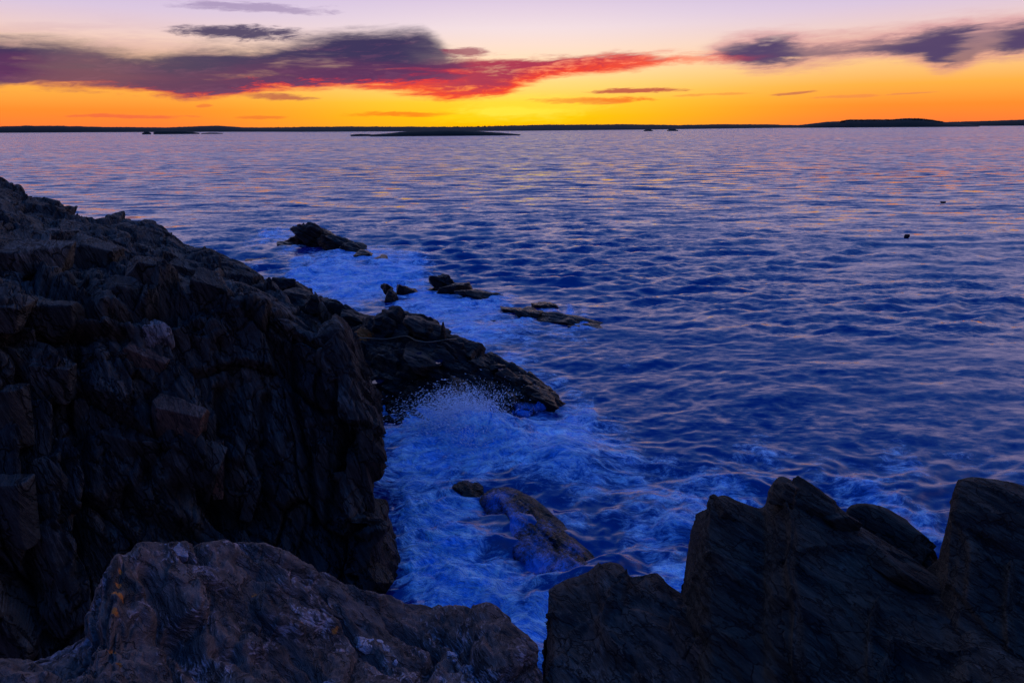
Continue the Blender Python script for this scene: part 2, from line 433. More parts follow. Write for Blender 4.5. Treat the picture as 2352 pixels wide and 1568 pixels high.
def col(pts, back=None):
    """one profile: list of (x, y, d) pixels and distances or ready 3D points"""
    return [np.array(q[1], float) if q[0] == 'w' else P(*q) for q in pts]

def saw(p, B, per, seed, amp):
    """overlapping leaves of rock: a slow rise and a sharp step"""
    q = p @ B.T; wv = q[:, 2]/per + .8*fbm(q/np.array([6, 4, 4])/per*1.6, 3, seed=seed)
    f = wv-np.floor(wv); k = _r(_hash(np.floor(wv).astype(np.int64), np.floor(q[:, 0]/per/5+.4*np.floor(wv)).astype(np.int64), np.zeros(len(p), np.int64), seed))
    return amp*(.4+.9*k)*(np.where(f < .88, f/.88, (1-f)/.12)-.5)
# ---- the cliff on the left
def cliff_cols():
    ridge = [(-520,330,36),(-250,372,33),(0,428,30),(70,462,28.5),(140,482,28),(240,506,27),(330,521,26),(385,542,25),(430,573,24),(500,588,22.3),(560,620,21),(595,648,20),(630,672,18.5),(675,716,16.3),(712,746,14.8),(762,762,13.3)]
    lipy = [700,695,690,700,708,716,718,716,712,706,702,704,712,728,752,768]
    lipd = [12,12.2,12.6,12.8,12.9,13,13,13,13.1,13.2,13.2,13.2,13.1,13.1,13.0,12.8]
    cols = []
    for (x, y, d), ly, ld in zip(ridge, lipy, lipd):
        r = P(x, y, d); a = r-np.array([0, 0, CAM_H]); a[2] = 0; a /= np.linalg.norm(a)
        k = (x+520)/1300.0
        lx = x if x < 500 else x
        c = [r+a*5+np.array([0, 0, -7.5]), r+a*2+np.array([0, 0, -2.6]), r]
        l = P(lx, ly, ld)
        for f_, dz_ in ((.33, .30), (.66, .25)):
            yy = y+(ly-y)*f_; dd = 1/((1-f_)/d+f_/ld); c.append(P(x, yy, dd))
        c.append(l)
        sx = lambda s: x+s*k          # the wall's columns drift right towards the foot
        c.append(P(sx(22), 800, ld-.25)); c.append(P(sx(55), 920, ld-.8)); c.append(P(sx(90), 1060, ld-1.35)); c.append(P(sx(98), 1230, ld-1.9))
        ly_ = float(np.interp(x, [200, 620], [1600, 1395])); f0 = W(sx(118), ly_, .1); c.append(f0); c.append(f0+np.array([0, -.1, -1.2]))
        cols.append(c)
    # turn of the corner and the gully side
    e = [P(765, 772, 13.6), P(782, 830, 13.2), P(822, 940, 12.6), P(858, 1045, 12.0), P(864, 1160, 11.4), P(862, 1270, 10.9), P(893, 1350, 10.45)]
    top = e[0]
    def endcol(dx, dy, dz, k):
        base = [top+np.array([dx, dy+5, -6.5]), top+np.array([dx, dy+2.5, -2.5+dz]), top+np.array([dx*.6, dy*1.0+.6, dz+.05]), top+np.array([dx*.5, dy*.7+.3, dz+.03]), top+np.array([dx*.4, dy*.4+.1, dz+.02]),
                e[0]+np.array([0, dy*.2, dz])]
        base += [e[i]+np.array([-k*.1, dy, 0]) for i in (1, 2, 3, 5)]
        base += [e[6]+np.array([-k*.1, dy, -.3]), e[6]+np.array([0, dy, -1.5])]
        return base
    cols.append(endcol(0, .0, 0, 0)); cols.append(endcol(-.15, 1.3, -.6, 2)); cols.append(endcol(-.9, 3.0, -1.6, 8)); cols.append(endcol(-2.4, 5.5, -2.6, 20))
    return cols
BC = basis(*E_CLIFF)
BT = basis((.35, -.25, .9), (1, -.3, -.2))
def cliff_h(p, A):
    up = np.clip((p[:, 2]-3.3)/1.2, 0, 1)               # top slopes: rounder humps; wall: slabs
    up *= np.clip((p[:, 1]-11.2)/1.5, 0, 1)
    wall = 1-up
    h = blocks(p, BC, (3.4, 1.7, 1.0), 3, .26, .45, .18, .05)
    h += blocks(p, BC, (1.9, .7, .40), 8, .08, .14, .08, .05)
    h += saw(p, BC, .30, 12, .04) + saw(p, basis((.5, -.3, .8), (1, 0, -.4)), .9, 13, .06)
    h += up*(.22*fbm(p*.45, 4, seed=5) + blocks(p, BT, (2.2, 1.3, .9), 21, .12, .32, .12, .06))
    h += wall*blocks(p, basis((.95, .3, .05), (0, 0, -1)), (.9, .3, .16), 14, .05, .05, .03, .2)
    h += strata(p, BC, .13, 31, .035) + .02*fbm(p*5, 3, seed=40)
    cor = np.exp(-(((p[:, 0]+3.7)/1.1)**2))*np.clip((p[:, 1]-12.3)/.6, 0, 1)*np.clip((p[:, 2]-2.8)/.8, 0, 1)
    h = h*(1-.85*cor)-.12*cor
    rg = np.repeat(np.exp(-((np.arange(A.shape[1])/A.shape[1]-.16)/.1)**2)[None], A.shape[0], 0).ravel()
    h = h*(1-.35*rg)-.06*rg
    pts = lambda pix: on_surface(A, pix)
    for pix, wd, dp in [
        ([(80,700),(82,900),(88,1150),(95,1400)], .12, .55),
        ([(215,770),(205,900),(215,1100),(200,1300)], .10, .45),
        ([(530,880),(528,1000),(530,1120),(545,1230)], .10, .5),
        ([(690,760),(680,900),(700,1050),(735,1200)], .09, .4),
        ([(810,1000),(800,1150),(805,1300)], .08, .35),
        ([(0,760),(90,780),(190,765),(290,770)], .16, .35),
        ([(440,1120),(520,1180),(600,1190)], .25, .6),
        ([(300,1160),(400,1220),(480,1230)], .25, .5),
        ([(520,790),(560,860),(540,960)], .08, .25),
        ([(330,560),(340,640),(300,700)], .12, .25),
        ([(210,560),(180,640),(215,700)], .14, .3), ([(360,900),(372,1000),(350,1100)], .08, .3), ([(620,900),(615,1050),(640,1200)], .08, .35), ([(150,860),(145,1000),(160,1200)], .07, .3), ([(760,880),(770,1000),(765,1200)], .07, .3), ([(10,900),(25,1100),(20,1350)], .08, .3),
        ([(440,640),(430,700),(470,740)], .12, .25),
        ([(0,590),(90,615),(170,600)], .14, .3)]:
        h += crease(p, pts(pix), wd, dp)
    return h
cliff = empty('cliff', tuple(P(400, 1000, 11.5)*np.array([1, 1, 0])))
tag(cliff, 'tall dark jointed cliff filling the left side above the foaming gully', 'cliff')
_, G_cliff, _ = build_sheet('rock_face', cliff_cols(), 680, 520, cliff_h, M_cliff, cliff, keep=(.26, .38))

# ---- angular blocks
def block_mesh(size, seed, cuts=9, sub=4, sharp=34, lo=.62, box=.86):
    """a cube cut by random planes, subdivided and weathered"""
    r = np.random.default_rng(seed)
    n = 2**sub*2+1
    # sphere-ish cube grid
    u = np.linspace(-1, 1, n); pts = []; faces = []
    for ax in range(3):
        for sgn in (-1, 1):
            a, b = np.meshgrid(u, u, indexing='ij'); c = np.full_like(a, sgn)
            q = np.stack([a, b, c], -1); q = np.roll(q, ax, axis=2).reshape(-1, 3)
            f = grid_faces(n, n)+len(pts)*n*n
            if sgn < 0: f = f[:, ::-1]
            pts.append(q); faces.append(f)
    V = np.concatenate(pts); Fc = np.concatenate(faces)
    d = V/np.linalg.norm(V, axis=1, keepdims=True)
    pl = r.normal(size=(cuts, 3)); pl /= np.linalg.norm(pl, axis=1, keepdims=True)
    pl = np.concatenate([pl, np.eye(3), -np.eye(3)]); off = np.concatenate([r.uniform(lo, 1.0, cuts), np.full(6, box)])
    dots = d @ pl.T; t = np.where(dots > 1e-3, off/np.maximum(dots, 1e-3), 9e9); k = np.sort(t, axis=1)
    rad = -np.log(np.exp(-t*sharp).sum(1))/sharp
    V = d*rad[:, None]*np.array(size)
    return V, Fc, d
def rock_block(name, loc, size, rot, mat, parent, seed, B, amp=.04, thick=.1, label=None, cuts=11, lo=.62, box=.86):
    V, Fc, d = block_mesh(size, seed, cuts, 4, 34, lo, box)
    R = np.array(Matrix.Rotation(rot[2], 3, 'Z') @ Matrix.Rotation(rot[1], 3, 'Y') @ Matrix.Rotation(rot[0], 3, 'X'))
    V = V @ R.T + np.array(loc); nn = d @ R.T
    V = V + nn*(strata(V, B, thick, seed, amp*.6) + amp*1.1*fbm(V*2/max(size), 4, seed=seed))[:, None]
    # weld the seams of the six sides
    key = np.round(d*4096).astype(np.int64); _, idx, invx = np.unique(key, axis=0, return_index=True, return_inverse=True)
    V = V[idx]; Fc = invx.reshape(-1)[Fc]
    o = mesh_obj(name, V, Fc, mat, parent)
    if label: o['label'] = label
    return o
M_pale = rock_mat('pale_block_rock', *E_CLIFF, (.09, .075, .07, 1), (.24, .19, .17, 1), (.38, .32, .31, 1), .7, .8, None, 1.6)
M_ochre = rock_mat('ochre_block_rock', *E_CLIFF, (.06, .03, .02, 1), (.17, .085, .05, 1), (.26, .16, .12, 1), .6, .8, None, 1.4)
def blk_on(G, name, x, y, size, rot, mat, parent, seed, B, sink=.25, amp=.04, thick=.1, label=None):
    p = on_surface(G, [(x, y)])[0]; v = p-np.array([0, 0, CAM_H]); v /= np.linalg.norm(v)
    p = p+v*size[1]*sink
    return rock_block(name, p, size, rot, mat, parent, seed, B, amp, thick, label)
for i, (x, y, s, r, mt, lb) in enumerate([
    (378, 778, (.28, .26, .36), (.1, .05, .2), M_pale, 'pale squared block standing on the ledge'),
    (300, 690, (.7, .6, .7), (.2, .35, .5), M_cliff, None),
    (215, 585, (1.0, .9, .8), (0, .3, .1), M_cliff, None), (80, 600, (.9, .9, .55), (.1, .1, .3), M_cliff, None),
    (30, 720, (.55, .6, .4), (.2, .2, .3), M_cliff, None), (130, 730, (.5, .5, .6), (0, .1, .2), M_cliff, None),
    (490, 660, (.7, .6, .5), (.2, .4, .3), M_cliff, None), (440, 620, (.8, .7, .55), (.1, .35, .2), M_cliff, None),
    (345, 620, (.7, .7, .5), (.1, .3, .4), M_cliff, None), 
    (330, 830, (.5, .35, .35), (.1, .5, .2), M_ochre, None),
    (400, 960, (.6, .35, .45), (.1, .3, .1), M_ochre, 'rust-brown block in the dark wall'),
    (505, 1075, (.22, .25, .7), (0, .08, .2), M_ochre, None), (430, 1075, (.75, .4, .7), (.1, .5, .2), M_cliff, None),
    (300, 1030, (.8, .4, .75), (.15, .3, .3), M_cliff, None), (180, 950, (.3, .3, .6), (0, .1, .2), M_cliff, None),
    (130, 890, (.5, .3, .6), (0, .2, .2), M_cliff, None), (40, 950, (.35, .3, .8), (0, .05, .2), M_cliff, None),
    (640, 830, (.5, .25, 1.1), (0, .1, .3), M_cliff, None), (745, 1080, (.2, .25, .9), (0, .0, .3), M_cliff, None),
    (850, 1120, (.25, .3, 1.1), (0, .04, .3), M_cliff, None), (820, 1090, (.22, .3, .9), (0, .05, .2), M_cliff, None),
    (590, 1150, (.18, .25, .7), (0, .35, .2), M_cliff, None), (862, 1330, (.4, .5, .5), (.1, .3, .4), M_cliff, None),
    (840, 1000, (.3, .35, .8), (0, -.35, .2), M_cliff, None), (120, 1120, (.5, .3, .9), (0, .1, .2), M_cliff, None),
    (30, 1180, (.4, .3, .9), (0, .1, .2), M_cliff, None)]):
    s = tuple(v*(.72 if mt is M_cliff else .88) for v in s)
    q_ = on_surface(G_cliff, [(x, y)])[0]; v_ = q_-np.array([0, 0, CAM_H]); v_ /= np.linalg.norm(v_)
    rock_block('rock_block', q_+v_*s[1]*(.62 if lb else .84), s, r, mt, cliff, 100+i, BC, .022, .12, lb, 7, .6, .80)

# ---- foreground rock
def fore_cols():
    sil = [(-500,1640,3.6),(-250,1580,4.0),(0,1522,4.3),(120,1502,4.4),(185,1455,4.5),(215,1395,4.6),(243,1320,4.7),(268,1275,4.8),(290,1280,4.85),(318,1256,4.95),(350,1254,5.0),(440,1252,5.1),(510,1240,5.15),(570,1250,5.2),(630,1262,5.2),(700,1304,5.15),(790,1345,5.1),(870,1372,5.1),(960,1398,5.1),(1050,1398,5.1),(1130,1412,5.0),(1190,1450,4.9),(1228,1500,4.75),(1240,1600,4.5)]
    cols = []
    for x, y, d in sil:
        r = P(x, y, d); a = r-np.array([0, 0, CAM_H]); a[2] = 0; a /= np.linalg.norm(a)
        c = [r+a*1.5+np.array([.3, 0, -4.6]), r+a*.8+np.array([.1, 0, -1.6]), r+a*.22+np.array([0, 0, -.25]), r]
        yb = 1750
        for f_ in (.3, .62, 1.0):
            yy = y+(yb-y)*f_; dd = d+(2.9-d)*f_; c.append(P(x*(1-f_*.0), yy, dd))
        c.append(P(x, 2050, 2.1))
        cols.append(c)
    r = P(1243, 1560, 4.8)
    e = [r+np.array([.15, .8, -4.2]), r+np.array([.12, .5, -3]), r+np.array([.1, .2, -1.6]), r+np.array([.08, 0, -.9]), P(1262, 1700, 4.7), P(1275, 1850, 4.4), P(1285, 2000, 4.0), P(1290, 2200, 3.2)]
    cols.append(e)
    cols.append([q+np.array([-.25, .1, -1.5]) for q in e])
    return cols
BF = basis(*E_FORE)
def fore_h(p, A):
    h = blocks(p, BF, (1.6, 1.0, .6), 61, .04, .08, .04, .10) + blocks(p, BF, (.40, .24, .13), 62, .012, .024, .012, .2)
    h += saw(p, BF, .20, 69, .055) + saw(p, BF, .075, 70, .02)
    h += strata(p, BF, .06, 63, .013) + .024*fbm((p @ BF.T)*np.array([3.5,8,14]), 4, seed=64, ridged=True) + .06*fbm(p*1.3, 3, seed=65)
    k1_, k2_, _, _ = voronoi((p @ BF.T)*np.array([4, 9, 22]) + .5*vnoise(p*6, 67)[:, None], 68); h += .020*(np.minimum(k2_-k1_, .5)-.3)
    h += .007*fbm((p @ BF.T)*np.array([12, 20, 44]), 3, seed=66)
    pts = lambda pix: on_surface(A, pix)
    for pix, wd, dp in [([(345,1290),(375,1370),(420,1450),(500,1530),(560,1600)], .09, .13), ([(282,1262),(285,1310),(275,1360)], .03, .06),
                        ([(560,1262),(680,1350),(800,1420),(900,1520)], .03, .07), ([(640,1270),(780,1360),(930,1430),(1050,1470)], .025, .05), ([(430,1270),(560,1370),(680,1450),(760,1540)], .03, .05),
                        ([(860,1400),(940,1440),(1010,1480),(960,1568)], .04, .10), ([(520,1470),(640,1480),(740,1540)], .06, .07),
                        ([(385,1400),(400,1500),(440,1600)], .02, .09), ([(1010,1440),(1080,1500),(1130,1568)], .03, .08)]:
        h += crease(p, pts(pix), wd, dp)
    return h
fore = empty('foreground_rock', tuple(P(650, 1450, 4.3)*np.array([1, 1, 0]) + np.array([0, 0, 3.5])))
tag(fore, 'rough foliated boulder in the near left foreground, orange lichen on its left end', 'rock')
lich = lambda p, A: np.maximum(splat(p, on_surface(A, [(287,1300),(283,1335),(278,1360),(290,1380),(330,1335),(345,1345),(275,1405),(262,1470),(280,1505),(195,1545),(190,1560)]), .035),
                               .62*splat(p, on_surface(A, [(600,1345),(700,1420),(780,1440),(640,1370)]), .05))
_, G_fore, _ = build_sheet('rock_face', fore_cols(), 620, 330, fore_h, M_fore, fore, attrs={'lichen': lich}, keep=(.16, .55))
M_quartz = rock_mat('quartz_vein', *E_FORE, (.14, .11, .12, 1), (.4, .32, .36, 1), (.6, .5, .56, 1), .8, .6, None, 3)
for i, (x, y, s, r) in enumerate([(905,1500,(.09,.08,.04),(.2,.5,.1)), (930,1515,(.07,.06,.03),(.2,.5,.1)), (765,1568,(.05,.05,.05),(0,0,0)), (840,1480,(.11,.07,.04),(0,.5,.2)),
    (1040,1500,(.05,.05,.03),(0,.6,0)), (1070,1530,(.06,.05,.03),(0,.6,0)), (1090,1550,(.05,.04,.03),(0,.6,0)), (700,1395,(.1,.06,.03),(0,.5,.2)), (410,1255,(.1,.08,.04),(0,.4,.2))]):
    blk_on(G_fore, 'quartz_knob', x, y, s, r, M_quartz, fore, 300+i, BF, .75, .02, .03)
if True:   # lumps along the crest of the rock
    for i, (x, y, s, r) in enumerate([(1110,1440,(.26,.3,.12),(0,.5,.2)), (820,1410,(.3,.2,.1),(0,.5,.1)), (450,1330,(.25,.2,.12),(0,.5,.3))]):
        blk_on(G_fore, 'rock_block', x, y, s, r, M_fore, fore, 340+i, BF, .8, .02, .05)

# ---- ledge rock in the middle of the bottom edge
def from_sil(sil, bottom, drop, push, endpts=None):
    """silhouette (x, y, d); each column falls away behind it and comes down to bottom (y, d) towards the camera"""
    cols = []
    for x, y, d in sil:
        r = P(x, y, d); a = r-np.array([0, 0, CAM_H]); a[2] = 0; a /= np.linalg.norm(a)
        c = [r+a*push*1.4+np.array([0, 0, -drop]), r+a*push*.8+np.array([0, 0, -drop*.4]), r+a*push*.2+np.array([0, 0, -.12]), r]
        yb, db = bottom(x) if callable(bottom) else bottom
        for f_ in (.25, .6, 1.0):
            c.append(P(x, y+(yb-y)*f_, 1/((1-f_)/d+f_/db)))
        cols.append(c)
    return cols
mid_sil = [(1275,1355,6.1),(1300,1340,6.2),(1345,1328,6.4),(1390,1300,6.5),(1425,1305,6.5),(1448,1335,6.45),(1470,1332,6.5),(1510,1328,6.6),(1540,1352,6.6),(1580,1378,6.5),(1625,1410,6.4),(1680,1420,6.3),(1800,1440,6.2)]
mc = from_sil(mid_sil, (1760, 4.1), 3.4, 1.0)
lead = lambda y, d: P(1258 if y > 1350 else 1262, y, d)
k0 = [P(1264, 1362, 6.3)+np.array([.1, .9, -3.6]), P(1264, 1362, 6.3)+np.array([0, .5, -1.5]), P(1264, 1362, 6.2)+np.array([0, .1, -.1]), P(1264, 1360, 6.1), P(1262, 1440, 5.7), P(1258, 1580, 5.2), P(1250, 1760, 4.6)]
k1 = [q+np.array([.02, .5, -1.6]) for q in k0]; k2 = [q+np.array([.1, .8, -4.5]) for q in k0]
mc = [k2, k1, k0]+mc
BS = basis(*E_SLAB)
def edge_damp(A, k=.07, m=.25, s0=.12):
    u = np.arange(A.shape[0])/A.shape[0]; f = m+(1-m)*np.clip((u-s0)/k, 0, 1)
    v = np.arange(A.shape[1])/A.shape[1]; g = .45+.55*np.clip((v-.35)/.12, 0, 1)
    return (f[:, None]*g[None]).ravel()
def mid_h(p, A):
    h = blocks(p, BS, (1.2, .8, .5), 71, .05, .08, .04, .07) + saw(p, BS, .20, 72, .035) + saw(p, BS, .07, 76, .012)
    h += strata(p, BS, .05, 73, .012) + .04*fbm(p*1.6, 3, seed=74) + .012*fbm((p @ BS.T)*np.array([10, 14, 44]), 3, seed=75)
    for pix, wd, dp in [([(1450,1322),(1440,1350),(1400,1360)], .04, .12), ([(1400,1370),(1370,1420),(1400,1480),(1480,1568)], .03, .10), ([(1560,1400),(1620,1440),(1600,1520)], .03, .1)]:
        h += crease(p, on_surface(A, pix), wd, dp)
    return h*edge_damp(A, .12, .08)
ledge = empty('ledge_rock', tuple(P(1420, 1450, 5.6)*np.array([1, 1, 0])))
tag(ledge, 'brown layered round-topped rock at the bottom edge, just right of the gully', 'rock')
_, G_mid, _ = build_sheet('rock_face', mc, 300, 260, mid_h, M_mid, ledge)
for i, (x, y, s, r) in enumerate([(1580,1480,(.25,.25,.2),(0,.5,.2)), (1500,1440,(.4,.3,.15),(0,.5,.1)), (1650,1520,(.3,.2,.25),(0,.4,.2))]):
    blk_on(G_mid, 'rock_block', x, y, s, r, M_mid, ledge, 380+i, BS, .6, .02, .05)

# ---- great slab on the right
sl_sil = [(1640,1152,6.7),(1662,1142,6.8),(1700,1158,6.9),(1755,1168,7.1),(1768,1128,7.2),(1792,1098,7.25),(1830,1114,7.3),(1870,1140,7.3),(1920,1178,7.3),(2000,1225,7.2),(2080,1275,7.1),(2150,1322,7.0),(2204,1352,6.9)]
sc_ = from_sil(sl_sil, (1720, 4.5), 4.2, .8)
k0 = [P(1628, 1200, 6.9)+np.array([.1, .7, -4.2]), P(1628, 1200, 6.9)+np.array([0, .3, -2]), P(1632, 1180, 6.75), P(1634, 1165, 6.65), P(1626, 1250, 6.3), P(1612, 1420, 5.7), P(1600, 1720, 4.7)]
k1 = [q+np.array([-.04, .45, -.5]) for q in k0]; k2 = [q+np.array([.1, .8, -4.0]) for q in k0]
e0 = [q.copy() for q in sc_[-1]]; e1 = [P(2212, 1390, 7.2)+np.array([0, .4, -3]), P(2212, 1390, 7.2)+np.array([0, .2, -1.5]), P(2212, 1372, 7.0), P(2212, 1366, 6.95), P(2212, 1460, 6.35), P(2214, 1590, 5.4), P(2214, 1720, 4.8)]
e2 = [q+np.array([.05, .6, -1.5]) for q in e1]
sc_ = [k2, k1, k0]+sc_+[e1, e2]
def slab_h(p, A):
    h = blocks(p, BS, (2.6, 1.6, 1.1), 81, .05, .08, .03, .04) + saw(p, BS, .30, 82, .045) + saw(p, BS, .09, 86, .012)
    h += strata(p, BS, .06, 83, .010) + .05*fbm(p*.9, 3, seed=84) + .011*fbm((p @ BS.T)*np.array([7, 10, 46]), 3, seed=85)
    for pix, wd, dp in [([(1790,1160),(1815,1230),(1812,1330),(1830,1430),(1835,1568)], .03, .20), ([(2010,1380),(1995,1460),(2000,1568)], .018, .10), ([(1640,1280),(1700,1330),(1810,1400)], .04, .06),
                        ([(2204,1380),(2206,1480),(2210,1568)], .03, .12), ([(1620,1450),(1700,1480),(1790,1560)], .03, .08)]:
        h += crease(p, on_surface(A, pix), wd, dp)
    return h*edge_damp(A, .16, .05)
slab = empty('slab_rock', tuple(P(1900, 1400, 6)*np.array([1, 1, 0])))
tag(slab, 'huge dark leaning slab with two peaks and a vertical crack, right foreground', 'rock')
_, G_slab, _ = build_sheet('rock_face', sc_, 420, 300, slab_h, M_slab, slab)
for i, (x, y, s, r) in enumerate([(1860,1160,(.3,.3,.26),(0,.6,.2)), (1905,1180,(.25,.3,.2),(0,.6,.2)), (1800,1125,(.12,.2,.16),(0,.5,.2)), (1660,1165,(.13,.2,.16),(0,.4,.2)), (2100,1330,(.5,.3,.12),(0,.6,.1))]):
    blk_on(G_slab, 'rock_block', x, y, s, r, M_slab, slab, 400+i, BS, .6, .02, .05)

# ---- dark rock behind the slab
bs = from_sil([(1930,1200,7.9),(1955,1172,8.0),(1990,1170,8.1),(2030,1178,8.1),(2080,1212,8.1),(2120,1248,8.0),(2150,1285,7.9),(2165,1330,7.8)], (1480, 7.2), 4.4, 1.2)
back_rock = empty('low_rock', tuple(P(2040, 1250, 8)*np.array([1, 1, 0])))
tag(back_rock, 'low black hump of rock showing over the back edge of the leaning slab', 'rock')
build_sheet('rock_face', bs, 140, 120, lambda p, A: blocks(p, BS, (.9, .6, .4), 91, .04, .06, .02, .2)+strata(p, BS, .06, 92, .012), M_slab, back_rock)

# ---- far right rock, cut by the frame
fr_sil = [(2160,1262,7.3),(2178,1195,7.35),(2200,1108,7.5),(2222,1098,7.6),(2262,1100,7.7),(2300,1106,7.8),(2352,1120,7.9),(2430,1150,7.9),(2560,1190,7.9),(2760,1230,7.9),(3100,1250,8.2),(3500,1290,8.6)]
fc = from_sil(fr_sil, (1760, 4.9), 4.6, 1.0)
k0 = [P(2156, 1300, 7.6)+np.array([.1, .7, -4.2]), P(2156, 1300, 7.6)+np.array([0, .3, -2]), P(2156, 1290, 7.35), P(2155, 1282, 7.25), P(2152, 1340, 7.0), P(2160, 1520, 6.2), P(2170, 1760, 5.2)]
k1 = [q+np.array([.0, .6, -.9]) for q in k0]
fc = [k1, k0]+fc
BV = basis((.7, .25, .6), (.3, -.2, -1))
def fr_h(p, A):
    h = blocks(p, BV, (1.8, .9, .55), 95, .06, .10, .05, .06) + saw(p, BV, .22, 96, .035)
    h += strata(p, BV, .06, 97, .013) + .05*fbm(p*1.1, 3, seed=98)
    for pix, wd, dp in [([(2215,1195),(2235,1260),(2225,1380)], .05, .16), ([(2205,1185),(2280,1190),(2352,1200)], .04, .10), ([(2320,1290),(2310,1400),(2325,1500)], .03, .12)]:
        h += crease(p, on_surface(A, pix), wd, dp)
    return h*edge_damp(A, .2, .0, .26)
far_r = empty('right_edge_rock', tuple(P(2300, 1300, 7)*np.array([1, 1, 0])))
far_r.name = 'upright_rock'
tag(far_r, 'tall upright dark rock block cut off by the right edge of the photo', 'rock')
_, G_fr, _ = build_sheet('rock_face', fc, 260, 260, fr_h, M_slab, far_r)
# low rock at the bottom right corner
cr = from_sil([(2205,1450,5.9),(2235,1445,5.9),(2290,1475,5.8),(2352,1525,5.6),(2450,1560,5.4),(2600,1600,5.3),(3000,1640,5.3),(3400,1660,5.5)], (1800, 4.3), 3.8, .7)
corner = empty('corner_rock', tuple(P(2290, 1520, 5.6)*np.array([1, 1, 0])))
tag(corner, 'low sloping dark rock in the bottom right corner below the upright block', 'rock')
build_sheet('rock_face', cr, 120, 120, lambda p, A: blocks(p, BS, (.7, .5, .3), 111, .04, .06, .03, .1)+strata(p, BS, .06, 112, .03), M_slab, corner)

# ---- the weedy reef running out from the cliff
def loft(ridge, halfw_f, halfw_b, n_prof=9):
    """ridge: list of 3D points; profile falls to the front (towards the camera) and back"""
    R = [np.array(q, float) for q in ridge]; cols = []
    for i, q in enumerate(R):
        d = R[min(i+1, len(R)-1)]-R[max(i-1, 0)]; d[2] = 0; d /= np.linalg.norm(d)
        nrm = np.array([d[1], -d[0], 0.0])
        if nrm[1] > 0: nrm = -nrm
        wf = halfw_f[i] if hasattr(halfw_f, '__len__') else halfw_f; wb = halfw_b[i] if hasattr(halfw_b, '__len__') else halfw_b
        z = q[2]; c = []
        for s_, zz in ((-1.25, -.9), (-1, -.25), (-.6, z*.45), (-.25, z*.86)): c.append(np.array([q[0], q[1], 0])-nrm*wb*(-s_)+np.array([0, 0, zz]))
        c.append(q)
        for s_, zz in ((.22, z*.9), (.55, z*.6), (1, -.2), (1.3, -.9)): c.append(np.array([q[0], q[1], 0])+nrm*wf*s_+np.array([0, 0, zz]))
        cols.append(c)
    return cols
BR = basis((.4, .35, .85), (1, -.7, -.2))
rr = [P(600,640,31),P(650,642,30),P(672,648,29),P(720,682,27.5),P(790,706,26),P(850,738,25),P(885,728,24),P(905,722,23.8),P(960,738,23),P(1010,765,22),P(1060,785,21.4),P(1120,820,20.7),P(1180,855,20),P(1225,882,19.5),P(1262,915,19.1),P(1272,940,18.9)]
wf = [3,4,4.5,5,5.5,5.6,5.2,5,4.6,4.2,3.9,3.6,3.2,2.6,1.9,.9]
wb = [1.5,1.6,1.6,1.7,1.7,1.7,1.6,1.6,1.6,1.6,1.5,1.5,1.4,1.2,.9,.5]
def reef_h(p, A):
    return (blocks(p, BR, (2.2, 1.1, .6), 131, .13, .22, .10, .12) + blocks(p, BR, (.8, .5, .22), 132, .06, .09, .04, .15)
            + strata(p, BR, .12, 133, .07) + .05*fbm(p*4, 4, seed=134, ridged=True) + .15*fbm(p*.7, 3, seed=135))
reef = empty('reef', tuple(P(1000, 850, 22)*np.array([1, 1, 0])))
tag(reef, 'long black weedy reef slanting from the cliff into the sea, spray before it', 'reef')
weed = lambda p, A: splat(p, on_surface(A, [(785,735),(800,748),(812,755),(830,758)]), .45)
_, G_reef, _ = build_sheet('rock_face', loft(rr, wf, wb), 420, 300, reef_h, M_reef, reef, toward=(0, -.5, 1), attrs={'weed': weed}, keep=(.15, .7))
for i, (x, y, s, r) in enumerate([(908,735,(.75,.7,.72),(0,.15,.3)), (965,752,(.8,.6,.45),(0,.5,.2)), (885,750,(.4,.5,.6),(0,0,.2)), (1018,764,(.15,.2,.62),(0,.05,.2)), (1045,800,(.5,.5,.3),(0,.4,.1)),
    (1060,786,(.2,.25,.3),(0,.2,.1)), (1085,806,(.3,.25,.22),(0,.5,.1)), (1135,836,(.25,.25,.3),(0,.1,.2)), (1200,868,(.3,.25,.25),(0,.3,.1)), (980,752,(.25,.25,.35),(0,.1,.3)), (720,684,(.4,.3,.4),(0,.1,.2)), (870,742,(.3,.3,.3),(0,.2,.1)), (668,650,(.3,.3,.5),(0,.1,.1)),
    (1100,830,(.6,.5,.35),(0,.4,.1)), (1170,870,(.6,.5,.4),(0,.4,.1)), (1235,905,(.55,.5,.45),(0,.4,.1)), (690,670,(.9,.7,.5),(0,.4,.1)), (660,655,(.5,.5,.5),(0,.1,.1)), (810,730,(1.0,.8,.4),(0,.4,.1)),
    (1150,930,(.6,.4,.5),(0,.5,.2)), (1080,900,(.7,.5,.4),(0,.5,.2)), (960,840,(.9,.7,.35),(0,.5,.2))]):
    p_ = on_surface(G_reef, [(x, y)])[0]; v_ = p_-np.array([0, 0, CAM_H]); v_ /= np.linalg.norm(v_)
    rock_block('rock_block', p_+v_*s[1]*.45, s, r, M_reef, reef, 440+i, BR, .11*min(1, s[1]*1.6), .14, None, 14, .42, .95)

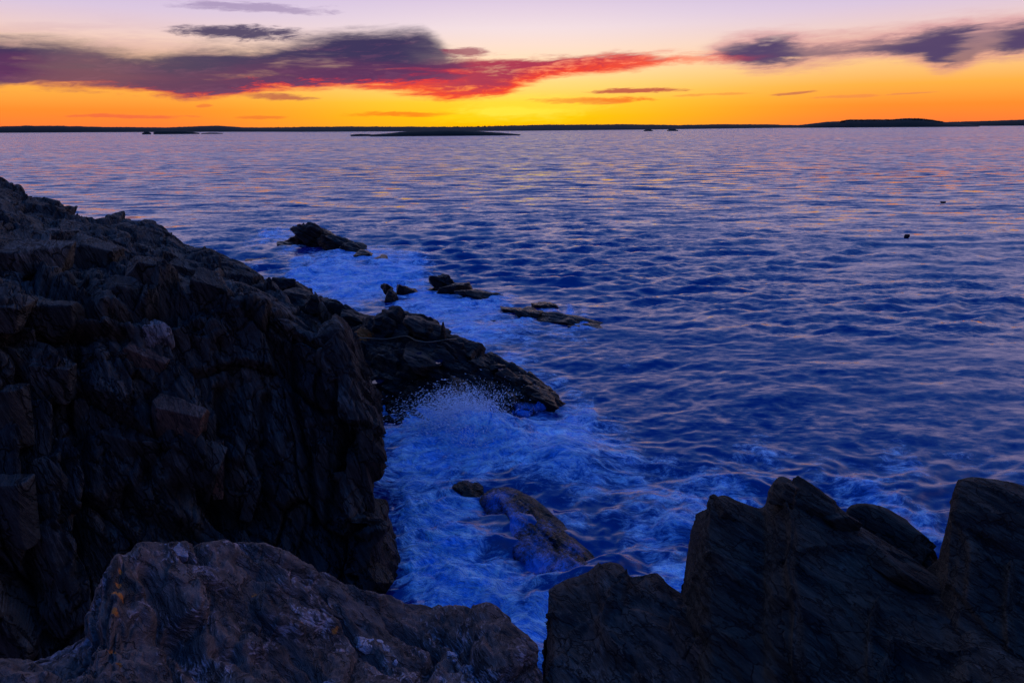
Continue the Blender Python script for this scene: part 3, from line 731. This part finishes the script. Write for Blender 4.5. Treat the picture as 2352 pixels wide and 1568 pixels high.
M_pool = bpy.data.materials.new('still_pool'); M_pool.use_nodes = True
bp = M_pool.node_tree.nodes['Principled BSDF']; bp.inputs['Base Color'].default_value = (.004, .01, .03, 1); bp.inputs['Roughness'].default_value = .03; bp.inputs['IOR'].default_value = 1.333
for i, (x, y, rx, ry) in enumerate([(950, 803, .24, .16), (866, 863, .14, .10), (841, 850, .05, .03), (892, 699, .25, .10), (905, 704, .16, .08), (1000, 822, .16, .07), (1152, 833, .08, .04), (1172, 846, .08, .04)]):
    c = on_surface(G_reef, [(x, y)])[0]; v_ = np.array([0, 0, CAM_H])-c; v_ /= np.linalg.norm(v_); c = c+v_*.12
    r_ = np.random.default_rng(i); an = np.linspace(0, 6.283, 18, endpoint=False); rr_ = 1+.25*np.sin(an*2+i)+.12*r_.normal(size=18)
    ring = np.stack([c[0]+np.cos(an)*rx*rr_, c[1]+np.sin(an)*ry*rr_*2.2, np.full(18, c[2])], 1)
    low = c+(ring-c)*.8+np.array([0, 0, -.1])
    V_ = np.concatenate([[c], ring, low]); F_ = [(0, 1+j, 1+(j+1) % 18) for j in range(18)]+[(1+j, 19+j, 19+(j+1) % 18) for j in range(18)]+[(1+j, 19+(j+1) % 18, 1+(j+1) % 18) for j in range(18)]
    mesh_obj('rock_pool', V_, F_, M_pool, reef, smooth=False)
def tube(name, pts, r, mat, n=6):
    pts = np.array(pts); V_ = []; F_ = []
    for i, q in enumerate(pts):
        d = pts[min(i+1, len(pts)-1)]-pts[max(i-1, 0)]; d /= np.linalg.norm(d); a = np.cross(d, (0, 0, 1)); a /= np.linalg.norm(a); b = np.cross(a, d)
        for j in range(n): V_.append(q+r*(a*math.cos(6.283*j/n)+b*math.sin(6.283*j/n)))
        if i: F_ += [((i-1)*n+j, (i-1)*n+(j+1) % n, i*n+(j+1) % n, i*n+j) for j in range(n)]
    return mesh_obj(name, V_, F_, mat)
M_strand = bpy.data.materials.new('strand_fibre'); M_strand.use_nodes = True
M_strand.node_tree.nodes['Principled BSDF'].inputs['Base Color'].default_value = (.09, .055, .03, 1)
sp_ = [(800, 764), (830, 763), (860, 764), (890, 766), (920, 768), (950, 770), (975, 772), (1000, 771), (1025, 768), (1050, 766)]
spp = on_surface(G_reef, sp_); vv = np.array([0, 0, CAM_H])-spp; vv /= np.linalg.norm(vv, axis=1, keepdims=True)
spp = spp+vv*.12; kn = np.arange(len(spp), dtype=float); spp = hermite(spp, kn, np.linspace(0, kn[-1], 60))
tag(tube('strand', spp, .022, M_strand), 'thin pale brown strand lying across the reef below its pinnacle', 'rope')

# ---- rocks out in the water
def sea_rock(name, label, parts, group=None, lo=.45):
    o = empty(name, tuple(np.array(parts[0][0])*np.array([1, 1, 0]))); tag(o, label, 'rock', group)
    for i, (loc, size, rot, seed) in enumerate(parts):
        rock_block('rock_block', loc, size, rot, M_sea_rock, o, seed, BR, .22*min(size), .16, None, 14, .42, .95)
    return o
def B_(x, y, z, dx=0, dy=0): q = W(x, y, 0.0); return (q[0]+dx, q[1]+dy, z)
sea_rock('sea_rock', 'biggest of the dark rocks standing in the water beyond the reef, with a stepped top', [
    (B_(725,566,.55), (2.0,1.1,1.15), (0,.25,.15), 201), (B_(702,560,.8), (.55,.6,.95), (0,.1,.3), 202), (B_(690,560,.3), (1.2,.9,.75), (0,-.1,.1), 203),
    (B_(770,572,.3), (1.7,1.0,.75), (0,.25,.1), 204), (B_(660,566,.0), (1.3,.7,.4), (0,0,.2), 205), (B_(812,578,.15), (1.0,.7,.6), (0,.1,.2), 206)])
sea_rock('sea_rock', 'rounded knob of rock with a long low tail, in surf beyond the reef', [
    (B_(1022,668,.35), (.85,.7,.75), (0,.1,.2), 211), (B_(1050,676,.25), (.95,.6,.5), (0,.3,.1), 212), (B_(1100,684,.05), (1.3,.6,.32), (0,.2,.05), 213), (B_(985,668,-.1), (.9,.6,.3), (0,.0,.2), 214)])
sea_rock('sea_rock', 'small double-humped dark rock in foam just left above the reef\'s pinnacle', [
    (B_(900,692,.12), (.6,.5,.55), (0,.1,.3), 221), (B_(892,686,.5), (.4,.35,.35), (0,0,.2), 222)])
sea_rock('sea_rock', 'smallest rock, beside the small double-humped one in the foam', [(B_(935,676,.1), (.55,.5,.45), (0,.35,.2), 231)])
sea_rock('sea_rock', 'dome of dark wet rock awash in foam, between the knob and the whale-backed rock', [
    (B_(1222,728,-.08), (.95,.8,.5), (0,.15,.2), 241), (B_(1195,718,-.15), (.9,.7,.4), (0,0,.2), 242)])
sea_rock('sea_rock', 'long whale-backed rock awash at the right end of the line of rocks', [
    (B_(1262,708,-.05), (1.1,.8,.5), (0,.1,-.3), 251), (B_(1305,735,-.17), (1.6,.8,.42), (0,.15,-.45), 252), (B_(1350,752,-.2), (1.2,.7,.35), (0,.1,-.45), 253)])
sea_rock('sea_rock', 'wet lumps of rock under falling water, right of the biggest sea rock', [
    (B_(845,588,-.05), (1.3,.8,.42), (0,.1,.1), 261), (B_(890,596,-.15), (1.1,.7,.35), (0,.1,.1), 262)])
sea_rock('sea_rock', 'tiny dark rock tip breaking the foam between reef and whale-backed rock', [(B_(1130,738,-.05), (.4,.3,.18), (0,.1,.2), 271)])
sea_rock('sea_rock', 'flat dark rock tip awash in pale water left of the biggest sea rock', [(B_(602,598,-.2), (1.1,.6,.32), (0,0,.2), 281), (B_(575,578,-.3), (.9,.6,.4), (0,0,.2), 282)])

# ---- half-sunk rock in the gully
sr = [W(1120,1128,.1), W(1150,1122,.27), W(1185,1140,.30), W(1225,1185,.22), W(1265,1235,.18), W(1305,1285,.16), W(1345,1320,.12), W(1370,1350,-.1)]
G2 = basis((.75, .3, .5), (.6, -1, -.2))
sunk = empty('sunken_rock', tuple(W(1220,1200,0)))
tag(sunk, 'half-sunken rock ridge in the middle of the gully with water sheeting over it', 'rock')
def sunk_h(p, A): return blocks(p, G2, (.9, .5, .4), 141, .04, .08, .02, .2)+strata(p, G2, .1, 142, .03)+.05*fbm(p*1.8, 3, seed=143)
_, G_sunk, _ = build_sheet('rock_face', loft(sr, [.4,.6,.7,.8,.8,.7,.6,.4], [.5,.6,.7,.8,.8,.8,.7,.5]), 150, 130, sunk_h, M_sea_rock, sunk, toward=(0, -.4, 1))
sr2 = [W(1040,1112,.0), W(1062,1106,.2), W(1090,1122,.16), W(1110,1150,-.1)]
sunk2 = empty('sunken_rock', tuple(W(1075,1120,0)))
tag(sunk2, 'smaller wet rock hump just left of the half-sunken ridge in the gully', 'rock')
build_sheet('rock_face', loft(sr2, [.3,.45,.45,.3], [.4,.5,.5,.3]), 70, 70, sunk_h, M_sea_rock, sunk2, toward=(0, -.4, 1))

def film_mat():
    m = bpy.data.materials.new('sheeting_water'); m.use_nodes = True; n = NT(m.node_tree); n.n.clear()
    pos = n.node('ShaderNodeNewGeometry').outputs['Position']
    a = n.node('ShaderNodeAttribute'); a.attribute_name = 'cover'
    v = n.vm('ADD', n.vm('MULTIPLY', pos, (13, 13, 3)), n.vm('SCALE', n.noise(pos, 1.2, 3, .5, 0, True)))
    st = n.noise(v, 1.0, 6, .68, .4); fi = n.noise(n.vm('MULTIPLY', pos, (20, 20, 5)), 1.0, 4, .7)
    k = n.sstep(n.add(a.outputs['Fac'], n.add(n.mul(n.sub(st, .5), 1.1), n.mul(n.sub(fi, .5), .4))), .25, 1.05)
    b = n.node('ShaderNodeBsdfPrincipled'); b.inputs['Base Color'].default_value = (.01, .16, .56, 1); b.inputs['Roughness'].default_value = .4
    t = n.node('ShaderNodeBsdfTransparent'); ms = n.node('ShaderNodeMixShader')
    n.put(ms.inputs[0], n.m('MULTIPLY', k, .9, clamp=True)); n.l.new(t.outputs[0], ms.inputs[1]); n.l.new(b.outputs[0], ms.inputs[2])
    o = n.node('ShaderNodeOutputMaterial'); n.l.new(ms.outputs[0], o.inputs[0]); return m
M_film = film_mat()
def drape(name, label, G, spl, off=.035, step=2):
    g = G[::step, ::step]; nn = smooth_n(normals(g), 3)
    if (nn[g.shape[0]//2, g.shape[1]//2] @ np.array([0, -.5, 1])) < 0: nn = -nn
    p = (g+nn*off).reshape(-1, 3); cov = np.zeros(len(p))
    for x, y, r, s_ in spl:
        c = on_surface(G, [(x, y)])[0]; cov = np.maximum(cov, s_*np.exp(-(((p-c)/r)**2).sum(1)))
    Fq = grid_faces(*g.shape[:2]); Fq = Fq[cov[Fq].max(1) > .08]
    u, inv_ = np.unique(Fq, return_inverse=True)
    o = mesh_obj(name, p[u], inv_.reshape(Fq.shape), M_film, attrs={'cover': cov[u]}); tag(o, label, 'water', kind='stuff'); return o
drape('cascade', 'foaming water sheeting down over the half-sunken ridge in the gully', G_sunk, [(1130,1140,.5,.7),(1180,1190,.5,.5),(1230,1240,.6,.55),(1280,1290,.5,.7),(1150,1170,.5,.55),(1200,1250,.6,.55),(1260,1200,.4,.45),(1310,1250,.4,.5),(1330,1300,.4,.7),(1190,1160,.5,.42),(1240,1215,.5,.42),(1290,1260,.5,.42),(1160,1200,.5,.9),(1230,1290,.5,.9),(1300,1330,.5,.9)])
drape('cascade', 'thin streams of foam pouring off the near end of the reef', G_reef, [(1150,960,.4,1.0),(1160,985,.4,1.1),(1130,930,.35,.8),(1215,960,.5,.9),(1250,950,.4,.9),(1190,985,.4,1.0),(1180,940,.3,.7),(1100,965,.5,.7),(1040,945,.6,.7),(1240,935,.2,.7)])

# ------------------------------------------------------------------ sea
def foam_splats(s):
    """(x, y, r across px, strength) -> world splats on the water"""
    out = []
    for x, y, rx, st in s:
        c = W(x, y); e = W(x+rx, y); n_ = W(x, y-rx*.55)
        out.append((c[0], c[1], abs(e[0]-c[0]), abs(n_[1]-c[1]), st))
    return out
FO = foam_splats([
    # gully
    (900,920,90,.85),(980,960,110,1.0),(1060,1000,120,1.05),(960,1060,130,1.1),(1120,1030,120,1.0),(1230,1050,110,.85),(1300,1070,90,.6),(1400,1060,130,.42),(1500,1110,140,.42),(1380,1000,120,.4),(1650,1160,120,.5),(1740,1040,120,.42),(960,1180,110,1.1),(1010,1260,120,1.15),(1080,1330,110,1.1),
    (960,1320,80,1.1),(1120,1400,110,1.1),(1200,1450,90,1.1),(1235,1540,60,1.0),(1190,1340,90,.75),(1010,1380,100,1.0),(1060,1160,70,.8),(1250,1400,60,.9),(860,1000,60,.9),(840,930,50,.7),
    # over the sunk rock and right of it
    (1330,1120,110,.55),(1420,1150,110,.5),(1300,1180,80,.5),(1500,1230,110,.55),(1560,1180,110,.62),(1580,1300,90,.85),(1520,1370,90,.7),(1590,1370,70,1.0),(1450,1290,110,.45),(1620,1120,100,.6),
    (1550,1080,130,.45),(1700,1090,120,.42),
    (1800,1060,140,.4),(2000,1130,120,.55),(2100,1190,120,.6),(2170,1230,70,.7),(2080,1060,140,.42),(2250,1050,120,.35),
    # behind the reef
    (1290,960,80,.7),(1260,1000,90,.75),(1330,1000,90,.5),(1180,840,70,.6),(1100,780,70,.75),(1060,740,80,.75),(1000,715,60,.8),(1150,760,80,.6),(1240,870,60,.5),(1290,900,60,.45),(1250,780,100,.42),
    (700,630,50,1.0),(760,640,70,.95),(830,650,80,.95),(900,630,90,.85),(860,610,90,.75),(760,605,80,.7),(960,690,60,.85),(1040,700,70,.85),(1120,710,70,.8),(1200,745,60,.6),(690,600,50,.6),
    (640,540,50,.65),(690,545,40,.6),(850,600,60,.7),(1280,720,30,.8),(1180,690,40,.5),(940,655,50,.8),(780,690,60,.5),(830,720,50,.35),(665,572,25,.7),(810,588,30,.85),(1010,678,22,.85),(1075,694,28,.8),(900,702,22,.85),(1220,738,28,.8),(1300,750,34,.7),(600,602,30,.5),(1130,742,18,.8),(1400,830,120,.25),(1350,900,120,.3)])
WV = []
for i in range(84):
    lam = 0.38*(5.5/0.38)**(rng.random()**1.15); th = math.radians(rng.normal(97, 25))
    if lam > 3.5: th = math.radians(rng.normal(112, 12))
    WV.append((lam, math.cos(th), math.sin(th), rng.random()*6.283, .0165*lam**.95*(1.0 if lam < 2 else (2/lam)**1.5)))
def swell(x, y, dr):
    p = np.stack([x, y, np.zeros_like(x)], 1)
    shore = np.exp(-((x-0)**2/14**2+(y-14)**2/16**2))
    wx = fbm(p*.09, 3, seed=500)*1.6; wy = fbm(p*.09+31, 3, seed=510)*1.6
    ax = x+wx*(.5+1.4*shore); ay = y+wy*(.5+1.4*shore); z = np.zeros_like(x)
    g = np.clip(.75+1.1*fbm(p*np.array([.02, .045, 1]), 4, seed=520), .2, 1.6)
    for lam, c, s, ph, am in WV:
        k = 6.283/lam; f = np.clip((lam/np.maximum(dr, 1e-3)-1.5)/1.6, 0, 1)
        sn = np.sin(k*(ax*c+ay*s)+ph); z += am*.80*f*g*(sn + .28*np.cos(2*(k*(ax*c+ay*s)+ph))*-1)
    return z
def sea_vertices():
    nr, nc = 760, 1000
    # rows evenly spread over the picture height, then out to the horizon
    dep = np.concatenate([np.linspace(math.radians(56), math.radians(1.6), nr-60), np.geomspace(math.radians(1.55), math.radians(.013), 60)])
    r = CAM_H/np.tan(dep); azs = np.radians(np.linspace(-62, 62, nc))
    X = np.outer(r, np.sin(azs)); Y = np.outer(r, np.cos(azs)); dr = np.gradient(r)
    DR = np.repeat(dr[:, None], nc, 1)
    x, y, d = X.ravel(), Y.ravel(), DR.ravel()
    z = swell(x, y, np.maximum(d, .03))
    z = z*1.0
    # long swell bending in to the shore
    p = np.stack([x, y, np.zeros_like(x)], 1)
    near = np.exp(-(np.hypot(x-3, y-15)/18)**2)
    z += near*.16*fbm(p*np.array([.35, .55, 1]), 4, .5, seed=540)
    # foam coverage
    fo = np.zeros_like(x)
    sel = y < 75
    xs, ys = x[sel].copy(), y[sel].copy(); acc = np.zeros_like(xs)
    pq = np.stack([xs, ys, np.zeros_like(xs)], 1); kk = np.clip(ys/22, .35, 2); xs = xs+kk*1.3*fbm(pq*.5/kk[:, None], 4, .6, seed=590); ys = ys+kk*1.1*fbm(pq*.5/kk[:, None]+7, 4, .6, seed=595)
    for cx_, cy_, rx, ry, st in FO:
        g = np.exp(-(((xs-cx_)/rx)**2+((ys-cy_)/ry)**2)); acc = np.maximum(acc, st*g**.8) + .12*st*g
    ps = pq
    wr = np.stack([fbm(ps*.35, 3, seed=550), fbm(ps*.35+9, 3, seed=551), np.zeros_like(xs)], 1)
    pw = ps+wr*1.6
    fil = fbm(pw*np.array([.9, 1.5, 1]), 5, .6, seed=560, ridged=True)
    lump = fbm(pw*np.array([1.1, 1.4, 1]), 5, .55, seed=570)
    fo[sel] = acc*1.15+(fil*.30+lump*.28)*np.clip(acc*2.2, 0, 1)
    # churned water heaps up where it foams
    heap = np.zeros_like(x); boil = np.clip(acc-.35, 0, 1)
    heap[sel] = boil*(.16+.20*lump+.07*fil+.05*fbm(pw*5, 3, .6, seed=580))
    z += heap
    z += .75*np.exp(-(((x-W(1110,1020)[0])/1.7)**2+((y-W(1110,1000)[1])/.9)**2))*.6*(1+.8*fbm(p*1.1, 4, .6, seed=596))   # wave rising against the reef
    z += .35*np.exp(-(((x-W(1300,1060)[0])/1.6)**2+((y-W(1300,1060)[1])/.8)**2))
    # level drop in the bottom of the gully
    far = np.clip((d-.15)/1.2, 0, 1)
    return X.shape, x, y, z, np.clip(fo, 0, 2), far
(shp, sx_, sy_, sz_, sfo, sfar) = sea_vertices()
def sea_mat():
    m = bpy.data.materials.new('sea_water'); m.use_nodes = True; n = NT(m.node_tree); n.n.clear()
    geo = n.node('ShaderNodeNewGeometry'); pos = geo.outputs['Position']; N = geo.outputs['Normal']
    af = n.node('ShaderNodeAttribute'); af.attribute_name = 'foam'; foam = af.outputs['Fac']
    ar = n.node('ShaderNodeAttribute'); ar.attribute_name = 'far'; far = ar.outputs['Fac']
    def slope(v, sc, det, rgh, dist=.3):
        c = n.noise(v, sc, det, rgh, dist, col=True); return n.vm('SUBTRACT', c, (.5, .5, .5))
    pa = n.vm('MULTIPLY', pos, (.55, 1.25, 1))
    s1 = slope(pa, 3.6, 5, .68)                        # ripples
    s2 = slope(n.vm('MULTIPLY', pos, (.22, .6, 1)), 1.0, 5, .62)   # chop for the distance
    s3 = slope(n.vm('MULTIPLY', pos, (.006, .02, 1)), 1.0, 4, .6)
    gust = n.noise(n.vm('MULTIPLY', pos, (.0022, .012, 1)), 1.0, 4, .6)
    gk = n.lstep(gust, .35, .65, .55, 1.25)
    g2 = n.noise(n.vm('MULTIPLY', pos, (.05, .16, 1)), 1.0, 4, .6)
    sm_ = n.node('ShaderNodeVectorMath', operation='SCALE'); n.put(sm_.inputs[0], s1); n.put(sm_.inputs['Scale'], n.lstep(g2, .36, .64, .5, 1.3)); sm = sm_.outputs[0]
    s2s = n.node('ShaderNodeVectorMath', operation='SCALE'); n.put(s2s.inputs[0], s2); n.put(s2s.inputs['Scale'], n.mul(n.add(n.mul(far, 1.15), .75), gk))
    tot = n.vm('ADD', sm, s2s.outputs[0])
    tot = n.vm('MULTIPLY', tot, (.75, 1.0, 0))
    tilt = n.xyz(0.0, n.add(n.mul(far, -.04), -.15), 0.0)      # shading normals leaned shoreward, added so reflections catch higher sky
    nor = n.vm('NORMALIZE', n.vm('ADD', n.vm('ADD', N, tilt), tot))
    b = n.node('ShaderNodeBsdfPrincipled')
    b.inputs['Base Color'].default_value = (.0, .012, .12, 1); b.inputs['Roughness'].default_value = .07
    b.inputs['IOR'].default_value = 1.55; n.put(b.inputs['Normal'], nor)
    # foam: lacy where thin, solid where thick; blue dusk light tinted into its colour
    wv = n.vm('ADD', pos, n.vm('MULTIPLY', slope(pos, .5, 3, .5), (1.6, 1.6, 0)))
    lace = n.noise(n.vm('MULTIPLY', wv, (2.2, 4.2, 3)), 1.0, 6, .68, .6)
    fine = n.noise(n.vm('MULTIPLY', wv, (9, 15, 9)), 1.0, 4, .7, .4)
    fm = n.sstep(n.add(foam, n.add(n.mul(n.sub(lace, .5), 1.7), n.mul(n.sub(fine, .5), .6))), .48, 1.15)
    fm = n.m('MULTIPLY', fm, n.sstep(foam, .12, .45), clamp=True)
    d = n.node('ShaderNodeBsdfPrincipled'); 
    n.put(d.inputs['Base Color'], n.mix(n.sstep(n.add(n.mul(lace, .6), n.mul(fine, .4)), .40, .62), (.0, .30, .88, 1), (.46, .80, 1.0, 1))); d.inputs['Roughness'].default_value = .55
    d.inputs['Specular IOR Level'].default_value = .25
    bmp = n.node('ShaderNodeBump'); bmp.inputs['Strength'].default_value = 1.0; bmp.inputs['Distance'].default_value = .3
    n.put(bmp.inputs['Height'], n.add(lace, n.mul(fine, .35))); n.put(d.inputs['Normal'], bmp.outputs[0])
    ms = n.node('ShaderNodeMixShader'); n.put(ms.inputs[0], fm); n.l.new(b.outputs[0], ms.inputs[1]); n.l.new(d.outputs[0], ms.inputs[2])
    o = n.node('ShaderNodeOutputMaterial'); n.l.new(ms.outputs[0], o.inputs[0]); return m
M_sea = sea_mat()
nr, nc = shp
Vs = np.stack([sx_, sy_, sz_], 1); Fs = grid_faces(nr, nc)[:, ::-1]
# the rest of the sea, behind and beside the viewer
r2 = np.concatenate([[3.0], np.geomspace(6, 35000, 40)]); a2 = np.radians(np.linspace(62, 298, 60))
X2 = np.outer(r2, np.sin(a2)); Y2 = np.outer(r2, np.cos(a2)); V2 = np.stack([X2.ravel(), Y2.ravel(), np.full(X2.size, -.02)], 1)
F2 = grid_faces(len(r2), len(a2))[:, ::-1]+len(Vs)
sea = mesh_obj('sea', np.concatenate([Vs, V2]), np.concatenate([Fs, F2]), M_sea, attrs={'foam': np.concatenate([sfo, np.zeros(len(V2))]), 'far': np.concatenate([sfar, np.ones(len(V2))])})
tag(sea, kind='structure')

# ------------------------------------------------------------------ far shore
M_land = bpy.data.materials.new('dark_woodland'); M_land.use_nodes = True
nl = NT(M_land.node_tree); bl = M_land.node_tree.nodes['Principled BSDF']
gp = nl.node('ShaderNodeNewGeometry').outputs['Position']
nl.put(bl.inputs['Base Color'], nl.mix(nl.noise(gp, .05, 4, .6), (.012, .016, .012, 1), (.035, .035, .022, 1))); bl.inputs['Roughness'].default_value = .95
bl.inputs['Specular IOR Level'].default_value = .1
def land(name, pts, D, depth, rough, seed, trees=None):
    """pts: (x, y_top) outline; ground at the distance D, with rounded depth"""
    xs = np.array([p[0] for p in pts], float); ys = np.array([p[1] for p in pts], float)
    n = int((xs[-1]-xs[0])/1.2)+8; X = np.linspace(xs[0], xs[-1], n); Y = np.interp(X, xs, ys)
    T = np.array([P(x, y, D if not callable(D) else D(x)) for x, y in zip(X, Y)]); h = np.maximum(T[:, 2], 0)
    q = np.stack([X*.05, np.zeros(n), np.zeros(n)], 1); q2 = np.stack([X*.45, np.zeros(n), np.zeros(n)+3], 1)
    h = h*(1+.05*fbm(q, 3, seed=seed)) + rough*np.abs(fbm(q2, 3, .6, seed=seed+4))*np.clip(h/4, 0, 1)
    a = T.copy(); a[:, 2] = 0; a /= np.linalg.norm(a, axis=1, keepdims=True)
    prof = [(-.5, -.0, 0), (-.42, .35, 1), (-.25, .75, 1), (0, 1, 1), (.3, .8, 1), (.5, -.1, 0)]
    G = []
    for s, k, j in prof:
        c = T+a*(s*depth); c[:, 2] = h*k-(.5 if k <= 0 else 0); G.append(c)
    G = np.array(G)
    return mesh_obj(name, G.reshape(-1, 3), grid_faces(len(prof), n), M_land), T, h
coast_d = lambda x: float(np.interp(x, [-900,0,700,1176,1500,1900,2352,3300], [9000,8000,3200,2600,3000,5200,8000,9000]))
co, T, hh = land('mainland_coast', [(-900,296),(-300,293),(0,291),(60,289),(160,290),(250,292),(380,293),(500,289),(560,293),(620,294),(700,292),(820,291),(1000,292),(1100,292),(1176,289),(1250,287),(1350,287),(1440,286),(1560,288),(1640,286),(1760,286),(1830,288),(1900,284),(2000,282),(2100,282),(2200,280),(2280,278),(2352,275),(2700,270),(3300,266)], coast_d, 700, 3, 700)
tag(co, kind='structure')
def isl(name, label, pts, D, depth, rough, seed):
    o, T, h = land(name, pts, D, depth, rough, seed); tag(o, label, 'island'); return o
isl('wooded_island', 'dark tree-covered island on the horizon at the right, higher than the rest of the shore', [(1815,291),(1850,286),(1900,280),(1935,279),(1945,275),(2000,275),(2050,275),(2085,272),(2110,272),(2140,276),(2170,281),(2210,284),(2240,288),(2250,291)], 4300, 400, 2.5, 710)
isl('islet', 'long low black islet on the horizon near the middle of the photo', [(850,309.5),(900,306),(920,303),(960,301),(1000,299.5),(1060,299.5),(1100,302),(1150,305),(1195,309)], 850, 40, .5, 720)
isl('islet', 'low black islet close under the far shore at the left', [(352,305),(358,300.5),(400,300.0),(426,300.5),(440,303),(458,305.5)], 1900, 50, .3, 730)
isl('islet', 'tiny pointed skerry just left of the low islet at the far left', [(326,305.8),(337,302),(347,305.8)], 1900, 20, .2, 740)
isl('islet', 'thin flat skerry just right of the low islet at the far left', [(462,306.5),(480,305),(500,305.3),(512,306.5)], 1850, 20, .1, 750)
isl('islet', 'thin flat skerry just left of the long middle islet', [(805,309.5),(825,308),(845,308.2),(858,309.5)], 900, 20, .1, 760)
isl('islet', 'first of two tiny dark skerries below the shore right of the middle', [(1478,300.5),(1484,297.5),(1494,297.3),(1500,300.5)], 1600, 20, .1, 770)
isl('islet', 'second of two tiny dark skerries below the shore right of the middle', [(1532,299.5),(1538,296.8),(1550,297),(1558,299.5)], 1600, 20, .1, 780)
# conifers on the wooded island: too many to count
def wood(name, x0, x1, D, depth, n, ytop, hgt, seed):
    r = np.random.default_rng(seed); V = []; Fc = []
    for i in range(n):
        x = r.uniform(x0, x1); yt = np.interp(x, [p[0] for p in ytop], [p[1] for p in ytop])
        q = P(x, yt, (D(x) if callable(D) else D)+r.uniform(-.3, .25)*depth); g = max(q[2]-hgt*.7, 0); h = hgt*r.uniform(.7, 1.25); w_ = h*r.uniform(.22, .38)
        b = len(V)
        for k, (zz, ww) in enumerate(((0, .5), (.35, 1), (.7, .6))):
            for j in range(5):
                an = j*1.2566+r.uniform(-.3, .3); V.append((q[0]+math.cos(an)*w_*ww, q[1]+math.sin(an)*w_*ww, g+h*zz*r.uniform(.9, 1.1)))
        V.append((q[0], q[1], g+h)); 
        for k in range(2):
            for j in range(5):
                j2 = (j+1) % 5; a, c, d_, e = b+k*5+j, b+k*5+j2, b+k*5+5+j2, b+k*5+5+j; Fc += [(a, c, d_), (a, d_, e)]
        for j in range(5): Fc.append((b+10+j, b+10+(j+1) % 5, b+15))
    return mesh_obj(name, V, Fc, M_land, smooth=False)
wd = wood('island_woodland', 1930, 2165, 4300, 300, 700, [(1930,280),(1945,277),(2050,276.5),(2085,274),(2110,273.5),(2140,277),(2170,282)], 11, 5)
tag(wd, 'dense dark conifer wood covering the right-hand island', 'trees', kind='stuff')
wd = wood('shore_woodland', -60, 2420, coast_d, 250, 2600, [(-60,291.5),(60,290),(250,293),(380,294),(500,290),(560,294),(700,293),(1000,293),(1176,290),(1350,288),(1560,289),(1760,287),(1830,289),(1900,285),(2100,283),(2352,276),(2420,275)], 8, 6)
tag(wd, 'far-off dark woods along the low shore on the horizon', 'trees', kind='stuff')

# ------------------------------------------------------------------ spray and small things
M_drop = bpy.data.materials.new('spray_water'); M_drop.use_nodes = True
bd = M_drop.node_tree.nodes['Principled BSDF']; bd.inputs['Base Color'].default_value = (.75, .82, .95, 1); bd.inputs['Roughness'].default_value = .25
def drops(name, n, src, seed, gen):
    r = np.random.default_rng(seed); V = np.zeros((n, 6, 3)); 
    p, v, s, st = gen(r, n)
    v = v/np.linalg.norm(v, axis=1, keepdims=True); a = np.cross(v, np.array([0, .3, 1])); a /= np.linalg.norm(a, axis=1, keepdims=True); b = np.cross(v, a)
    V[:, 0] = p+v*(s*st)[:, None]; V[:, 1] = p-v*(s*st*1.3)[:, None]
    V[:, 2] = p+a*s[:, None]; V[:, 3] = p+b*s[:, None]; V[:, 4] = p-a*s[:, None]; V[:, 5] = p-b*s[:, None]
    f = np.array([(0, 2, 3), (0, 3, 4), (0, 4, 5), (0, 5, 2), (1, 3, 2), (1, 4, 3), (1, 5, 4), (1, 2, 5)])
    Fc = (f[None]+np.arange(n)[:, None, None]*6).reshape(-1, 3)
    return mesh_obj(name, V.reshape(-1, 3), Fc, M_drop)
def gen1(r, n):
    s0 = W(1110, 1020, .1); t_ = r.random(n)**np.where(np.arange(n) % 3 == 0, 1.3, .6)
    an = r.normal(2.15, .36, n)                       # fan up and to the left
    sp = .3+.75*r.random(n)**1.5; R = 2.9*sp
    x = s0[0]+np.cos(an)*R*t_*1.1+r.normal(0, .35, n); z = s0[2]+np.sin(an)*R*.62*t_-.7*(t_*sp)**2+r.normal(0, .06, n)
    y = s0[1]+r.normal(.5, .55, n)+t_*.8
    v = np.stack([np.cos(an), r.normal(.1, .2, n), np.sin(an)-1.0*t_], 1)
    return np.stack([x, y, z], 1), v, r.gamma(2, .0017, n)+.0014, r.uniform(1.5, 6, n)
sprayo = drops('spray', 26000, None, 3, gen1)
tag(sprayo, 'burst of flying droplets where the wave hits the near side of the reef', 'spray', kind='stuff')

def slug(name, loc, size, label, cat, seed):
    V, Fc, d = block_mesh(size, seed, sub=2)
    key = np.round(d*4096).astype(np.int64); _, idx, iv = np.unique(key, axis=0, return_index=True, return_inverse=True)
    o = mesh_obj(name, V[idx]+np.array(loc), iv.reshape(-1)[Fc], M_sea_rock); tag(o, label, cat); return o
q = W(2081, 549); slug('floating_object', (q[0], q[1], .18), (.2, .16, .2), 'small dark pointed object afloat in the open water at the right', 'flotsam', 5)
q = W(2165, 468); slug('floating_object', (q[0], q[1], .15), (.26, .2, .12), 'tiny dark speck on the water farther out, above the pointed floating object', 'flotsam', 6)
